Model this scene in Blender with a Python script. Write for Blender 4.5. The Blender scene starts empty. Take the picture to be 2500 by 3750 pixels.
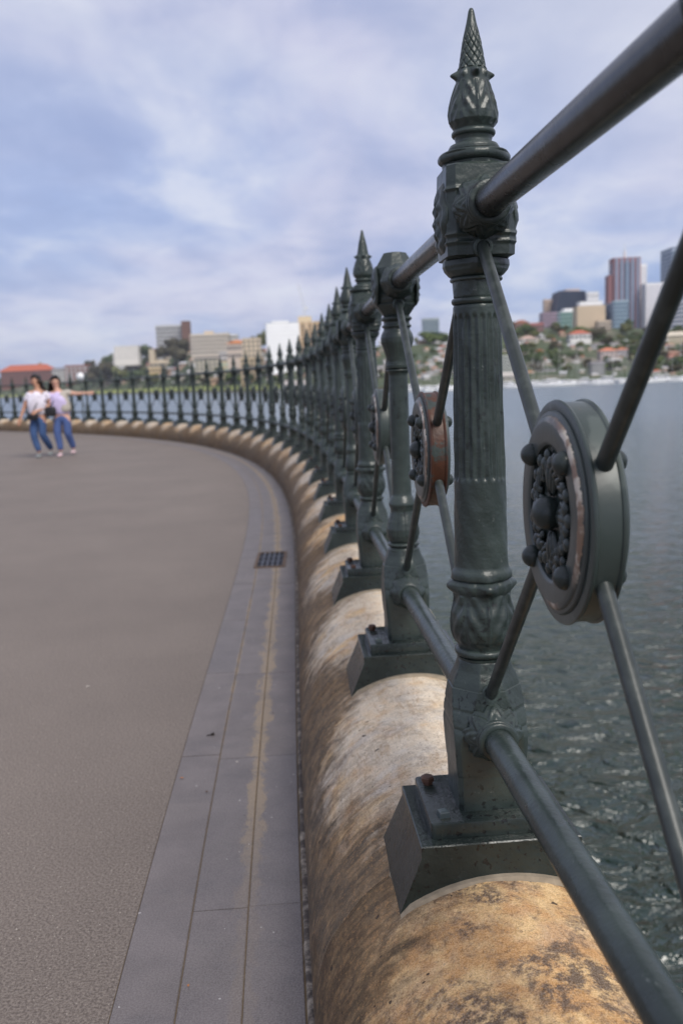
import bpy, math, random
import numpy as np
from mathutils import Matrix, Vector
R = math.radians
PI = math.pi
random.seed(7)
rng = np.random.default_rng(11)
sc = bpy.context.scene

# ------------------------------------------------------------ camera
F, PITCH, ROLL, CH = 3300.0, 0.14499, 0.041, 1.246
cd = bpy.data.cameras.new('camera')
cam = bpy.data.objects.new('camera', cd)
sc.collection.objects.link(cam)
cd.sensor_fit = 'HORIZONTAL'
cd.sensor_width = 24.0
cd.lens = F / 2500 * 24
cd.clip_start = 0.05
cd.clip_end = 9000
cam.matrix_world = Matrix.Translation((0, 0, CH)) @ Matrix.Rotation(PI / 2 - PITCH, 4, 'X') @ Matrix.Rotation(-ROLL, 4, 'Z')
cd.dof.use_dof = True
cd.dof.focus_distance = 1.50
cd.dof.aperture_fstop = 4.4
cd.dof.aperture_blades = 9
sc.camera = cam

# ------------------------------------------------------------ view
sc.view_settings.view_transform = 'Standard'
sc.view_settings.look = 'None'
sc.view_settings.gamma = 1
sc.view_settings.exposure = 0.02
sc.render.engine = 'CYCLES'
sc.cycles.use_denoising = True
sc.cycles.max_bounces = 6

# ------------------------------------------------------------ node helper
class NT:
    def __init__(s, tree):
        s.t = tree
        s.n = tree.nodes
        s.l = tree.links
        s.n.clear()
    def new(s, kind, **kw):
        nd = s.n.new(kind)
        for k, v in kw.items():
            setattr(nd, k, v)
        return nd
    def put(s, sock, v):
        if isinstance(v, bpy.types.NodeSocket):
            s.l.new(v, sock)
        elif v is not None:
            if sock.type == 'RGBA' and not isinstance(v, (int, float)):
                v = tuple(v) + ((1,) if len(v) == 3 else ())
            sock.default_value = v
    def math(s, op, a, b=None, clamp=False):
        nd = s.new('ShaderNodeMath', operation=op, use_clamp=clamp)
        s.put(nd.inputs[0], a)
        if b is not None:
            s.put(nd.inputs[1], b)
        return nd.outputs[0]
    def noise(s, vec, scale, detail=4, rough=.55, dist=0.0):
        nd = s.new('ShaderNodeTexNoise')
        s.put(nd.inputs['Vector'], vec)
        nd.inputs['Scale'].default_value = scale
        nd.inputs['Detail'].default_value = detail
        nd.inputs['Roughness'].default_value = rough
        nd.inputs['Distortion'].default_value = dist
        return nd.outputs[0]
    def voro(s, vec, scale, feature='F1'):
        nd = s.new('ShaderNodeTexVoronoi', feature=feature)
        s.put(nd.inputs['Vector'], vec)
        nd.inputs['Scale'].default_value = scale
        return nd.outputs[0]
    def ramp(s, fac, stops, interp='LINEAR'):
        nd = s.new('ShaderNodeValToRGB')
        nd.color_ramp.interpolation = interp
        e = nd.color_ramp.elements
        while len(e) < len(stops):
            e.new(0.5)
        for k, (p, c) in enumerate(stops):
            e[k].position = p
            e[k].color = (c, c, c, 1) if isinstance(c, (int, float)) else tuple(c) + (1,)
        s.put(nd.inputs[0], fac)
        return nd.outputs[0]
    def step(s, fac, a, b):
        nd = s.new('ShaderNodeMapRange', interpolation_type='SMOOTHSTEP')
        s.put(nd.inputs[0], fac)
        nd.inputs[1].default_value = a
        nd.inputs[2].default_value = b
        return nd.outputs[0]
    def mix(s, fac, a, b, mode='MIX'):
        nd = s.new('ShaderNodeMix', data_type='RGBA', blend_type=mode)
        s.put(nd.inputs[0], fac)
        s.put(nd.inputs[6], a)
        s.put(nd.inputs[7], b)
        return nd.outputs[2]
    def mapping(s, vec, scale=(1, 1, 1), loc=(0, 0, 0), rot=(0, 0, 0)):
        nd = s.new('ShaderNodeMapping')
        s.put(nd.inputs[0], vec)
        nd.inputs['Location'].default_value = loc
        nd.inputs['Rotation'].default_value = rot
        nd.inputs['Scale'].default_value = scale
        return nd.outputs[0]
    def bump(s, h, strength, dist=.01, normal=None):
        nd = s.new('ShaderNodeBump')
        nd.inputs['Strength'].default_value = strength
        nd.inputs['Distance'].default_value = dist
        s.put(nd.inputs['Height'], h)
        if normal is not None:
            s.put(nd.inputs['Normal'], normal)
        return nd.outputs[0]

def material(name, build):
    m = bpy.data.materials.new(name)
    m.use_nodes = True
    nt = NT(m.node_tree)
    out = nt.new('ShaderNodeOutputMaterial')
    b = nt.new('ShaderNodeBsdfPrincipled')
    nt.l.new(b.outputs[0], out.inputs[0])
    tc = nt.new('ShaderNodeTexCoord')
    build(nt, b, tc)
    return m

# ------------------------------------------------------------ world: daylight sky under a broken veil of cloud
SUN_EL, SUN_AZ = 48.0, 152.0        # azimuth clockwise from +Y: behind the camera, over the water
wd = bpy.data.worlds.new('World')
sc.world = wd
wd.use_nodes = True
w = NT(wd.node_tree)
wout = w.new('ShaderNodeOutputWorld')
sky = w.new('ShaderNodeTexSky', sky_type='NISHITA')
sky.sun_disc = False
sky.sun_elevation = R(SUN_EL)
sky.sun_rotation = R(SUN_AZ)
sky.dust_density = 1.5
bg1 = w.new('ShaderNodeBackground')
bg1.inputs[1].default_value = 0.10
w.l.new(sky.outputs[0], bg1.inputs[0])
tc = w.new('ShaderNodeTexCoord')
sep = w.new('ShaderNodeSeparateXYZ')
w.l.new(tc.outputs['Generated'], sep.inputs[0])
zc = w.math('MAXIMUM', sep.outputs[2], 0.0)
zd = w.math('ADD', zc, 0.22)
comb = w.new('ShaderNodeCombineXYZ')
w.l.new(w.math('DIVIDE', sep.outputs[0], zd), comb.inputs[0])
w.l.new(w.math('DIVIDE', sep.outputs[1], zd), comb.inputs[1])
comb.inputs[2].default_value = 0.0
cv = w.mapping(comb.outputs[0], scale=(1.0, .75, 1), loc=(3.1, 1.7, 0))
big = w.noise(cv, 1.15, 5, .5, .6)
mid = w.noise(w.mapping(cv, loc=(5, 2, 0)), 2.0, 5, .50, .35)
fine = w.noise(w.mapping(cv, loc=(1, 9, 0)), 6.0, 4, .55, .5)
base = w.ramp(sep.outputs[2], [(0.0, (.40, .52, .76)), (.08, (.33, .44, .72)), (.20, (.38, .47, .74)), (.34, (.48, .53, .73)), (.6, (.56, .58, .68))])
lav = w.mix(w.step(big, .36, .64), base, (.61, .62, .79))
den = w.math('ADD', w.math('MULTIPLY', mid, .75), w.math('MULTIPLY', fine, .25))
lit = w.mix(w.math('MULTIPLY', w.step(den, .47, .66), .72), lav, (.76, .78, .88))
dark = w.mix(w.math('MULTIPLY', w.step(den, .53, .34), .70), lit, (.30, .37, .62))
right = w.math('MULTIPLY', w.step(sep.outputs[0], -.05, .40), w.step(sep.outputs[2], .08, .42))
fin = w.mix(w.math('MULTIPLY', right, .72), dark, (.72, .73, .82))
bg2 = w.new('ShaderNodeBackground')
w.l.new(fin, bg2.inputs[0])
bg2.inputs[1].default_value = 1.08
ms = w.new('ShaderNodeMixShader')
ms.inputs[0].default_value = 0.88
w.l.new(bg1.outputs[0], ms.inputs[1])
w.l.new(bg2.outputs[0], ms.inputs[2])
w.l.new(ms.outputs[0], wout.inputs[0])

sl = bpy.data.lights.new('sun', 'SUN')
sl.energy = 3.0
sl.angle = R(30)
sl.color = (1.0, .95, .88)
so = bpy.data.objects.new('sun', sl)
sc.collection.objects.link(so)
az = R(SUN_AZ)
dv = Vector((math.sin(az) * math.cos(R(SUN_EL)), math.cos(az) * math.cos(R(SUN_EL)), math.sin(R(SUN_EL))))
so.rotation_euler = (-dv).to_track_quat('-Z', 'Y').to_euler()

# ------------------------------------------------------------ geometry helpers
COL = sc.collection
class MB:
    """collects vertices and faces (with material slots and optional uv) for one mesh"""
    def __init__(s):
        s.v = []
        s.f = []
        s.m = []
        s.uv = None
    def add(s, vs, fs, mat=0):
        b = len(s.v)
        s.v.extend([tuple(map(float, p)) for p in vs])
        s.f.extend([tuple(int(i) + b for i in f) for f in fs])
        s.m.extend([mat] * len(fs))
        return s
    def grid(s, P, closed_u=False, closed_v=False, mat=0, flip=False):
        """P: array (nu, nv, 3)"""
        nu, nv = P.shape[:2]
        iu = np.arange(nu if closed_u else nu - 1)
        iv = np.arange(nv if closed_v else nv - 1)
        A, B = np.meshgrid(iu, iv, indexing='ij')
        A2, B2 = (A + 1) % nu, (B + 1) % nv
        q = np.stack([A * nv + B, A2 * nv + B, A2 * nv + B2, A * nv + B2], -1).reshape(-1, 4)
        if flip:
            q = q[:, ::-1]
        return s.add(P.reshape(-1, 3), q, mat)
    def box(s, c, h, rot=0.0, mat=0, top=1.0):
        x, y, z = h
        vs = []
        for sz in (-1, 1):
            k = top if sz > 0 else 1
            for sx, sy in ((-1, -1), (1, -1), (1, 1), (-1, 1)):
                px, py = sx * x * k, sy * y * k
                vs.append((c[0] + px * math.cos(rot) - py * math.sin(rot), c[1] + px * math.sin(rot) + py * math.cos(rot), c[2] + sz * z))
        return s.add(vs, [(3, 2, 1, 0), (4, 5, 6, 7), (0, 1, 5, 4), (1, 2, 6, 5), (2, 3, 7, 6), (3, 0, 4, 7)], mat)
    def tube(s, a, b, r0, r1=None, n=12, mat=0, caps=True, seg=1):
        a, b = Vector(a), Vector(b)
        r1 = r0 if r1 is None else r1
        d = (b - a).normalized()
        u = d.orthogonal().normalized()
        v = d.cross(u)
        P = np.zeros((seg + 1, n, 3))
        for i in range(seg + 1):
            t = i / seg
            c = a.lerp(b, t)
            r = r0 + (r1 - r0) * t
            for j in range(n):
                th = 2 * PI * j / n
                P[i, j] = c + (u * math.cos(th) + v * math.sin(th)) * r
        base = len(s.v)
        s.grid(P, closed_v=True, mat=mat, flip=True)
        if caps:
            s.f.append(tuple(base + j for j in range(n))[::-1])
            s.f.append(tuple(base + seg * n + j for j in range(n)))
            s.m += [mat, mat]
        return s
    def lathe(s, prof, n=24, mtx=None, mat=0, fn=None):
        """prof: list of (r, z); fn(theta, t, r, z) -> r"""
        P = np.zeros((len(prof), n, 3))
        for i, (r, z) in enumerate(prof):
            for j in range(n):
                th = 2 * PI * j / n
                rr = fn(th, i / (len(prof) - 1), r, z) if fn else r
                P[i, j] = (rr * math.cos(th), rr * math.sin(th), z)
        if mtx is not None:
            P = np.array([[mtx @ Vector(p) for p in row] for row in P])
        s.grid(P, closed_v=True, mat=mat, flip=True)
        return s
    def ball(s, c, r, n=12, mat=0, sc3=(1, 1, 1)):
        prof = [(max(1e-4, math.sin(PI * k / (n // 2 + 1) if 0 < k < n // 2 + 1 else (0 if k == 0 else PI))), -math.cos(PI * k / (n // 2 + 1))) for k in range(n // 2 + 2)]
        P = np.zeros((len(prof), n, 3))
        for i, (rr, z) in enumerate(prof):
            for j in range(n):
                th = 2 * PI * j / n
                P[i, j] = (c[0] + r * sc3[0] * rr * math.cos(th), c[1] + r * sc3[1] * rr * math.sin(th), c[2] + r * sc3[2] * z)
        return s.grid(P, closed_v=True, mat=mat, flip=True)
    def mesh(s, name, mats, smooth=True, sharp=None):
        me = bpy.data.meshes.new(name)
        me.from_pydata(s.v, [], s.f)
        for m in (mats if isinstance(mats, (list, tuple)) else [mats]):
            me.materials.append(m)
        if any(s.m):
            me.polygons.foreach_set('material_index', s.m)
        if smooth:
            me.polygons.foreach_set('use_smooth', [True] * len(me.polygons))
            if sharp:
                me.set_sharp_from_angle(angle=R(sharp))
        me.update()
        return me

def put(name, me, parent=None, loc=(0, 0, 0), rz=0.0, label=None, cat=None, group=None, kind=None):
    o = bpy.data.objects.new(name, me)
    COL.objects.link(o)
    o.location = loc
    o.rotation_euler = (0, 0, rz)
    if parent:
        o.parent = parent
    for k, v in (('label', label), ('category', cat), ('group', group), ('kind', kind)):
        if v:
            o[k] = v
    return o
def add_uv(me, uvs):
    lay = me.uv_layers.new(name='UVMap')
    li = np.empty(len(me.loops), dtype=np.int32)
    me.loops.foreach_get('vertex_index', li)
    lay.data.foreach_set('uv', np.asarray(uvs, dtype=np.float32)[li].ravel())

# turn a direction of view into a point of the place (used to measure the far shore)
cr_, sr_ = math.cos(ROLL), math.sin(ROLL)
cp_, sp_ = math.cos(PITCH), math.sin(PITCH)
def ray(x, y):
    a, b = (x - 1250) / F, (y - 1875) / F
    u = a * cr_ - b * sr_
    v = a * sr_ + b * cr_
    return np.array([u, -sp_ * v + cp_, -cp_ * v - sp_])
def at(x, y, d):
    r = ray(x, y)
    return r * (d / r[1]) + np.array([0, 0, CH])

# ------------------------------------------------------------ the curve of the railing
M = .89
X1, Z1, TH0, K1, K2, K3, SS = .2747013, 1.764569, -.06581884, .01602823, -.003297215, 6.641582e-05, 1.214517
DS = 0.02
def heading(s):
    if s < -1.5:
        s = -1.5
    if s > 26:
        return TH0 + K1 * 26 + K2 * 26**2 + K3 * 26**3 - .012 * (s - 26)
    return TH0 + K1 * s + K2 * s * s + K3 * s**3
_tab = {}
x_, y_ = X1 * M, Z1 * M
_tab[0] = (x_, y_)
for k in range(1, int(46 / DS)):
    t = (k - .5) * DS
    x_ += math.sin(heading(t)) * SS * M * DS
    y_ += math.cos(heading(t)) * SS * M * DS
    _tab[k] = (x_, y_)
x_, y_ = X1 * M, Z1 * M
for k in range(1, int(5 / DS)):
    t = -(k - .5) * DS
    x_ -= math.sin(heading(t)) * SS * M * DS
    y_ -= math.cos(heading(t)) * SS * M * DS
    _tab[-k] = (x_, y_)
def curve(s, off=0.0):
    """point on the railing line at post index s (0 = nearest full post), shifted off metres to the path side"""
    k = s / DS
    k0 = int(math.floor(k))
    f = k - k0
    a, b = _tab[k0], _tab[k0 + 1]
    h = heading(s)
    return (a[0] + (b[0] - a[0]) * f - math.cos(h) * off, a[1] + (b[1] - a[1]) * f + math.sin(h) * off)
BAY = SS * M                        # 1.08 m from post to post
S0, S1 = -3, 42

# ------------------------------------------------------------ materials
def m_iron(name, seedoff=0.0, pits=1.0, gloss=.33, rust=.0, detail=True, dark=1.0, zone=.48):
    def f(nt, b, tc):
        co = nt.mapping(tc.outputs['Object'], loc=(seedoff, seedoff * .7, 0))
        big_ = nt.noise(co, 9, 3)
        c = nt.mix(nt.step(big_, .35, .68), (.023 * dark, .033 * dark, .030 * dark), (.041 * dark, .056 * dark, .051 * dark))
        if detail:
            pit = nt.step(nt.noise(nt.mapping(co, scale=(1, 1, .8)), 80, 3, .6), .58, .62)
            zn = nt.step(nt.noise(co, 7, 2), zone, zone + .12)
            c = nt.mix(nt.math('MULTIPLY', nt.math('MULTIPLY', pit, zn), .85 * pits), c, (.010, .012, .012))
            pale = nt.step(nt.noise(nt.mapping(co, loc=(4, 1, 2)), 60, 4, .7), .66, .72)
            c = nt.mix(nt.math('MULTIPLY', pale, .35), c, (.17, .19, .18))
        if rust > 0:
            rn = nt.step(nt.noise(nt.mapping(co, loc=(7, 3, 1)), 12, 5, .65), .70 - .32 * rust, .76 - .32 * rust)
            rc = nt.mix(nt.noise(co, 60, 3), (.030, .015, .011), (.10, .034, .014))
            c = nt.mix(rn, c, rc)
        nt.put(b.inputs['Base Color'], c)
        r = nt.math('ADD', nt.math('MULTIPLY', nt.noise(co, 22, 3), .25), gloss - .12)
        nt.put(b.inputs['Roughness'], r)
        b.inputs['Specular IOR Level'].default_value = .45
        if detail:
            h = nt.math('ADD', nt.math('MULTIPLY', nt.noise(co, 110, 2, .5), .7), nt.math('MULTIPLY', nt.noise(co, 24, 4, .6), 2.6))
            nt.put(b.inputs['Normal'], nt.bump(h, .42, .0022))
    return material(name, f)
IRON = m_iron('painted_cast_iron')
IRON_SMOOTH = m_iron('painted_iron_pipe', 3.0, pits=.35, gloss=.30)
IRON_PLINTH = m_iron('painted_iron_plinth', 5.0, pits=1.15, gloss=.24, rust=.05, dark=.60, zone=.40)
IRON_FAR = m_iron('painted_iron_far', 1.0, detail=False, gloss=.4)
IRON_RUSTY = m_iron('rusting_iron', 2.0, rust=.9, gloss=.5)
IRON_WASHER = m_iron('stained_washer', 4.0, rust=.25, gloss=.4, dark=1.6)
def f_rail(nt, b, tc):
    co = tc.outputs['Object']
    n = nt.noise(co, 40, 4, .6)
    c = nt.mix(nt.step(n, .4, .7), (.012, .012, .011), (.026, .028, .026))
    nt.put(b.inputs['Base Color'], c)
    nt.put(b.inputs['Roughness'], nt.math('ADD', nt.math('MULTIPLY', nt.noise(co, 14, 3), .22), .16))
    nt.put(b.inputs['Normal'], nt.bump(nt.noise(co, 70, 3), .25, .001))
RAIL = material('worn_glossy_handrail', f_rail)
def f_rod(nt, b, tc):
    co = tc.outputs['Object']
    n = nt.noise(co, 35, 4, .6)
    c = nt.mix(nt.step(n, .42, .72), (.028, .036, .034), (.055, .066, .061))
    nt.put(b.inputs['Base Color'], c)
    b.inputs['Roughness'].default_value = .36
    nt.put(b.inputs['Normal'], nt.bump(nt.noise(co, 150, 2), .3, .0008))
ROD = material('painted_brace_rod', f_rod)
def plain(name, col, rough=.7, var=.25, scale=4.0, spec=.3):
    def f(nt, b, tc):
        n = nt.noise(tc.outputs['Object'], scale, 4, .6)
        c1 = [v * (1 - var) for v in col]
        c2 = [min(1, v * (1 + var)) for v in col]
        nt.put(b.inputs['Base Color'], nt.mix(n, c1, c2))
        b.inputs['Roughness'].default_value = rough
        b.inputs['Specular IOR Level'].default_value = spec
    return material(name, f)
BOLT_RUST = plain('rusted_bolt', (.085, .045, .032), .5, .6, 90)
BOLT = plain('painted_bolt', (.055, .075, .078), .3, .3, 60, .6)
WORN = plain('bared_metal_edge', (.50, .36, .27), .55, .35, 120)
RUST = plain('orange_rust', (.16, .055, .022), .75, .7, 70)

def m_stone(name, ochre, grime, white):
    def f(nt, b, tc):
        uv = tc.outputs['UV']              # u metres along, v metres across the roll (0 = crest, - = path side)
        sp = nt.new('ShaderNodeSeparateXYZ')
        nt.l.new(uv, sp.inputs[0])
        pos = tc.outputs['Object']
        v = sp.outputs[1]
        # bedding streaks
        st = nt.noise(nt.mapping(uv, scale=(2.5, 14, 1), rot=(0, 0, .35)), 3, 5, .6, .8)
        patch = nt.noise(nt.mapping(pos, loc=(1.3, .4, 2)), 4.2, 4, .6, .5)
        och = nt.mix(nt.step(nt.noise(pos, 14, 4, .65), .38, .64), (.60, .30, .085), (.84, .55, .24))
        pale = nt.mix(nt.noise(pos, 26, 4), (.62, .49, .33), (.92, .81, .66))
        c = nt.mix(nt.math('ADD', nt.math('MULTIPLY', nt.step(patch, .5 - .3 * ochre, .72 - .3 * ochre), .9), .06 * ochre), pale, och)
        c = nt.mix(nt.math('MULTIPLY', nt.step(st, .52, .66), .45), c, (.50, .31, .15))
        c = nt.mix(nt.math('MULTIPLY', nt.step(nt.noise(nt.mapping(pos, loc=(3, 1, 0)), 9, 4, .6), .48, .66), white), c, (.68, .62, .54))
        # brown weathering crust in patches
        cr = nt.math('MULTIPLY', nt.step(nt.noise(nt.mapping(pos, loc=(.2, .8, .3)), 7, 5, .7, .4), .46, .60), nt.step(nt.noise(pos, 45, 4, .75), .38, .56))
        c = nt.mix(nt.math('MULTIPLY', cr, .92 * min(1, ochre + .25)), c, (.075, .038, .022))
        # black-brown runoff on the flank facing the path, ragged streaks running down
        ragged = nt.noise(nt.mapping(uv, scale=(26, 3.0, 1)), 1.0, 5, .72, .25)
        # rust and soot run down from both ends of each stone, so the pale part is an arch between two posts
        fr = nt.math('FRACT', nt.math('DIVIDE', sp.outputs[0], BAY))
        arch = nt.math('SINE', nt.math('MULTIPLY', fr, PI))
        lim = nt.math('ADD', nt.math('MULTIPLY', arch, -.31), .02 + .10 * (grime - 1))
        iso = nt.noise(nt.mapping(pos, loc=(3, 3, 1)), 16, 6, .72, .3)
        edge = nt.math('SUBTRACT', nt.math('ADD', nt.math('ADD', nt.math('MULTIPLY', nt.math('SUBTRACT', ragged, .5), .30), nt.math('MULTIPLY', nt.math('SUBTRACT', iso, .5), .36)), v), lim)
        fl = nt.math('SUBTRACT', 1.0, nt.step(edge, -.13, .09))
        streak = nt.step(nt.noise(nt.mapping(uv, scale=(45, 5, 1)), 1.0, 4, .7), .30, .64)
        gcol = nt.mix(nt.math('MULTIPLY', streak, nt.step(iso, .25, .7)), (.030, .020, .012), (.30, .19, .095))
        gcol = nt.mix(nt.math('MULTIPLY', nt.step(nt.noise(pos, 85, 5, .8), .54, .60), .8), gcol, (.36, .20, .085))
        low = nt.math('MULTIPLY', nt.step(v, -.22, -.50), nt.step(iso, .62, .40))
        gcol = nt.mix(nt.math('MULTIPLY', low, .8), gcol, (.040, .026, .016))
        c = nt.mix(nt.math('MULTIPLY', fl, .93), c, gcol)
        # grains
        gr = nt.noise(pos, 420, 2, .7)
        fl2 = nt.step(nt.noise(nt.mapping(pos, loc=(6, 2, 1)), 130, 3, .75), .56, .64)
        c = nt.mix(nt.math('MULTIPLY', fl2, .45), c, (.12, .07, .035))
        c = nt.mix(nt.step(gr, .35, .65), nt.mix(.32, c, (.05, .04, .03)), nt.mix(nt.math('SUBTRACT', .13, nt.math('MULTIPLY', fl, .10)), c, (.95, .90, .80)))
        hole = nt.step(nt.noise(nt.mapping(pos, loc=(2, 2, 2)), 42, 2, .5), .285, .255)
        c = nt.mix(nt.math('MULTIPLY', hole, .85), c, (.03, .025, .025))
        nt.put(b.inputs['Base Color'], c)
        b.inputs['Roughness'].default_value = .85
        b.inputs['Specular IOR Level'].default_value = .25
        h = nt.math('ADD', nt.math('MULTIPLY', gr, .5), nt.math('MULTIPLY', nt.noise(pos, 38, 4, .7), 1.6))
        h = nt.math('SUBTRACT', h, hole)
        nt.put(b.inputs['Normal'], nt.bump(h, .75, .0045))
    return material(name, f)
STONES = [m_stone('sandstone_ochre', 1.0, 1.0, .15), m_stone('sandstone_pale', .12, 1.0, .7), m_stone('sandstone_mixed', .45, 1.2, .4)]
MORTAR = plain('pale_mortar', (.27, .225, .165), .9, .55, 45)

def f_asph(nt, b, tc):
    co = tc.outputs['Object']
    g = nt.noise(co, 165, 4, .8)
    g2 = nt.voro(co, 140)
    patch = nt.noise(co, .9, 4, .6)
    fine_ = nt.noise(co, 7, 3)
    c = nt.mix(nt.step(patch, .3, .7), (.124, .093, .073), (.190, .149, .120))
    c = nt.mix(nt.math('MULTIPLY', fine_, .35), c, (.21, .165, .135))
    c = nt.mix(nt.math('MULTIPLY', nt.step(g, .40, .60), .75), nt.mix(.60, c, (.05, .04, .035)), nt.mix(.50, c, (.40, .35, .30)))
    spk = nt.step(nt.noise(nt.mapping(co, loc=(3, 3, 0)), 160, 1, .5), .735, .76)
    c = nt.mix(spk, c, (.55, .50, .42))
    stn = nt.step(nt.noise(nt.mapping(co, loc=(9, 1, 0)), 5.5, 3, .5), .76, .79)
    c = nt.mix(nt.math('MULTIPLY', stn, .5), c, (.06, .05, .045))
    nt.put(b.inputs['Base Color'], c)
    nt.put(b.inputs['Roughness'], nt.math('ADD', nt.math('MULTIPLY', g, .3), .55))
    nt.put(b.inputs['Normal'], nt.bump(nt.math('ADD', g, nt.math('MULTIPLY', g2, .6)), .45, .004))
ASPHALT = material('brown_fine_asphalt', f_asph)

def f_kerb(nt, b, tc):
    uv = tc.outputs['UV']
    sp = nt.new('ShaderNodeSeparateXYZ')
    nt.l.new(uv, sp.inputs[0])
    co = tc.outputs['Object']
    oi = nt.new('ShaderNodeObjectInfo')
    n = nt.noise(co, 6, 5, .6)
    c = nt.mix(nt.step(n, .3, .7), (.118, .099, .096), (.166, .141, .136))
    c = nt.mix(nt.math('MULTIPLY', oi.outputs['Random'], .35), c, (.12, .115, .125))
    c = nt.mix(nt.math('MULTIPLY', nt.step(nt.noise(co, 2.2, 3), .45, .7), .3), c, (.155, .135, .12))
    # sand blown along the joints
    vv = sp.outputs[1]
    d2 = nt.math('ABSOLUTE', nt.math('SUBTRACT', vv, .478))
    d1 = nt.math('ABSOLUTE', nt.math('SUBTRACT', vv, .612))
    n2 = nt.noise(nt.mapping(uv, scale=(7, 14, 1)), 1.0, 6, .80, .8)
    s2 = nt.step(nt.math('SUBTRACT', nt.math('MULTIPLY', n2, .15), d2), .040, .060)
    s1 = nt.step(nt.math('SUBTRACT', nt.math('MULTIPLY', n2, .055), d1), .016, .03)
    far = nt.step(sp.outputs[0], 1.1, 2.2)
    s1 = nt.math('MULTIPLY', s1, far)
    s2 = nt.math('MULTIPLY', s2, nt.math('ADD', nt.math('MULTIPLY', nt.step(sp.outputs[0], .3, 1.2), .8), .2))
    sand = nt.mix(nt.noise(co, 80, 3), (.22, .16, .095), (.34, .26, .17))
    c = nt.mix(nt.math('MULTIPLY', nt.math('MAXIMUM', s1, s2), .85), c, sand)
    sm_ = nt.step(nt.noise(nt.mapping(co, loc=(8, 2, 0), scale=(1, 1.6, 1)), 5.5, 5, .7, .6), .50, .68)
    c = nt.mix(nt.math('MULTIPLY', sm_, .38), c, (.085, .078, .082))
    spk = nt.step(nt.noise(nt.mapping(co, loc=(3, 3, 0)), 60, 1, .5), .775, .79)
    c = nt.mix(spk, c, (.5, .48, .46))
    dk = nt.step(nt.noise(nt.mapping(co, loc=(5, 7, 0)), 18, 2, .5), .74, .78)
    c = nt.mix(nt.math('MULTIPLY', dk, .55), c, (.05, .045, .045))
    g = nt.noise(co, 260, 2, .7)
    c = nt.mix(.16, c, nt.mix(nt.step(g, .35, .65), (.03, .03, .03), (.45, .43, .42)))
    nt.put(b.inputs['Base Color'], c)
    b.inputs['Roughness'].default_value = .62
    nt.put(b.inputs['Normal'], nt.bump(nt.math('ADD', g, nt.math('MULTIPLY', n, 4)), .3, .003))
KERB = material('smooth_grey_trachyte', f_kerb)
SAND = plain('joint_sand', (.17, .125, .075), .95, .5, 60)

def f_water(nt, b, tc):
    co = tc.outputs['Object']
    w1 = nt.noise(nt.mapping(co, scale=(1, 1.5, 1), rot=(0, 0, .5)), .45, 3, .5, .4)
    w2 = nt.noise(nt.mapping(co, scale=(1, 1.5, 1), rot=(0, 0, -.25)), 1.9, 4, .52, .5)
    w3 = nt.noise(nt.mapping(co, scale=(1, 1.4, 1), rot=(0, 0, .15)), 8.0, 2, .5, .3)
    h = nt.math('ADD', nt.math('MULTIPLY', w1, .80), nt.math('ADD', nt.math('MULTIPLY', w2, .95), nt.math('MULTIPLY', w3, .03)))
    sp = nt.new('ShaderNodeSeparateXYZ')
    nt.l.new(co, sp.inputs[0])
    calm = nt.math('SUBTRACT', 1.75, nt.math('ADD', nt.math('MULTIPLY', nt.step(sp.outputs[1], 7, 24), 1.35), nt.math('MULTIPLY', nt.step(sp.outputs[1], 18, 90), .18)))
    nt.put(b.inputs['Normal'], nt.bump(nt.math('MULTIPLY', h, calm), 1.0, .36))
    nt.put(b.inputs['Base Color'], nt.mix(nt.step(sp.outputs[1], 8, 60), (.008, .024, .018), (.085, .125, .145)))  # base colour paler with distance: reflected sky put into the water colour
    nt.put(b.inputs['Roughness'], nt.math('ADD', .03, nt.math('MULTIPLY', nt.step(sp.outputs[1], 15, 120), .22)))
    b.inputs['IOR'].default_value = 1.6
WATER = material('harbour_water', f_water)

# ------------------------------------------------------------ setting: water, seawall, path, kerb
WZ = -3.25
mb = MB()
xs = np.concatenate([-np.geomspace(4000, 30, 12), np.linspace(-20, 60, 9), np.geomspace(80, 5000, 12)])
ys = np.concatenate([[-400, -60], np.linspace(-20, 60, 9), np.geomspace(90, 6000, 14)])
P = np.array([[(a, b, WZ) for b in ys] for a in xs])
mb.grid(P)
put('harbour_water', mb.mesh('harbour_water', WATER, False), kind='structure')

mb = MB()
ss = np.arange(S0, S1, .25)
P = np.zeros((len(ss), 2, 3))
for i, s in enumerate(ss):
    P[i, 0, :2] = curve(s, .745)
    P[i, 0, 2] = 0
    P[i, 1] = (-70 if s < 20 else -70, P[i, 0, 1], 0)
q0 = P[0].copy()
lead = np.array([[(q0[0][0] + .4, -30, 0), (-70, -30, 0)]])
P = np.concatenate([lead, P])
mb.grid(P, flip=True)
put('asphalt_path', mb.mesh('asphalt_path', ASPHALT, False), kind='structure')

mb = MB()       # sandy bed under kerb stones, recessed below their tops
P = np.array([[(*curve(s, o), -.0045) for o in (.33, .755)] for s in ss])
mb.grid(P, flip=True)
put('kerb_bed', mb.mesh('kerb_bed', SAND, False), kind='structure')

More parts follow.
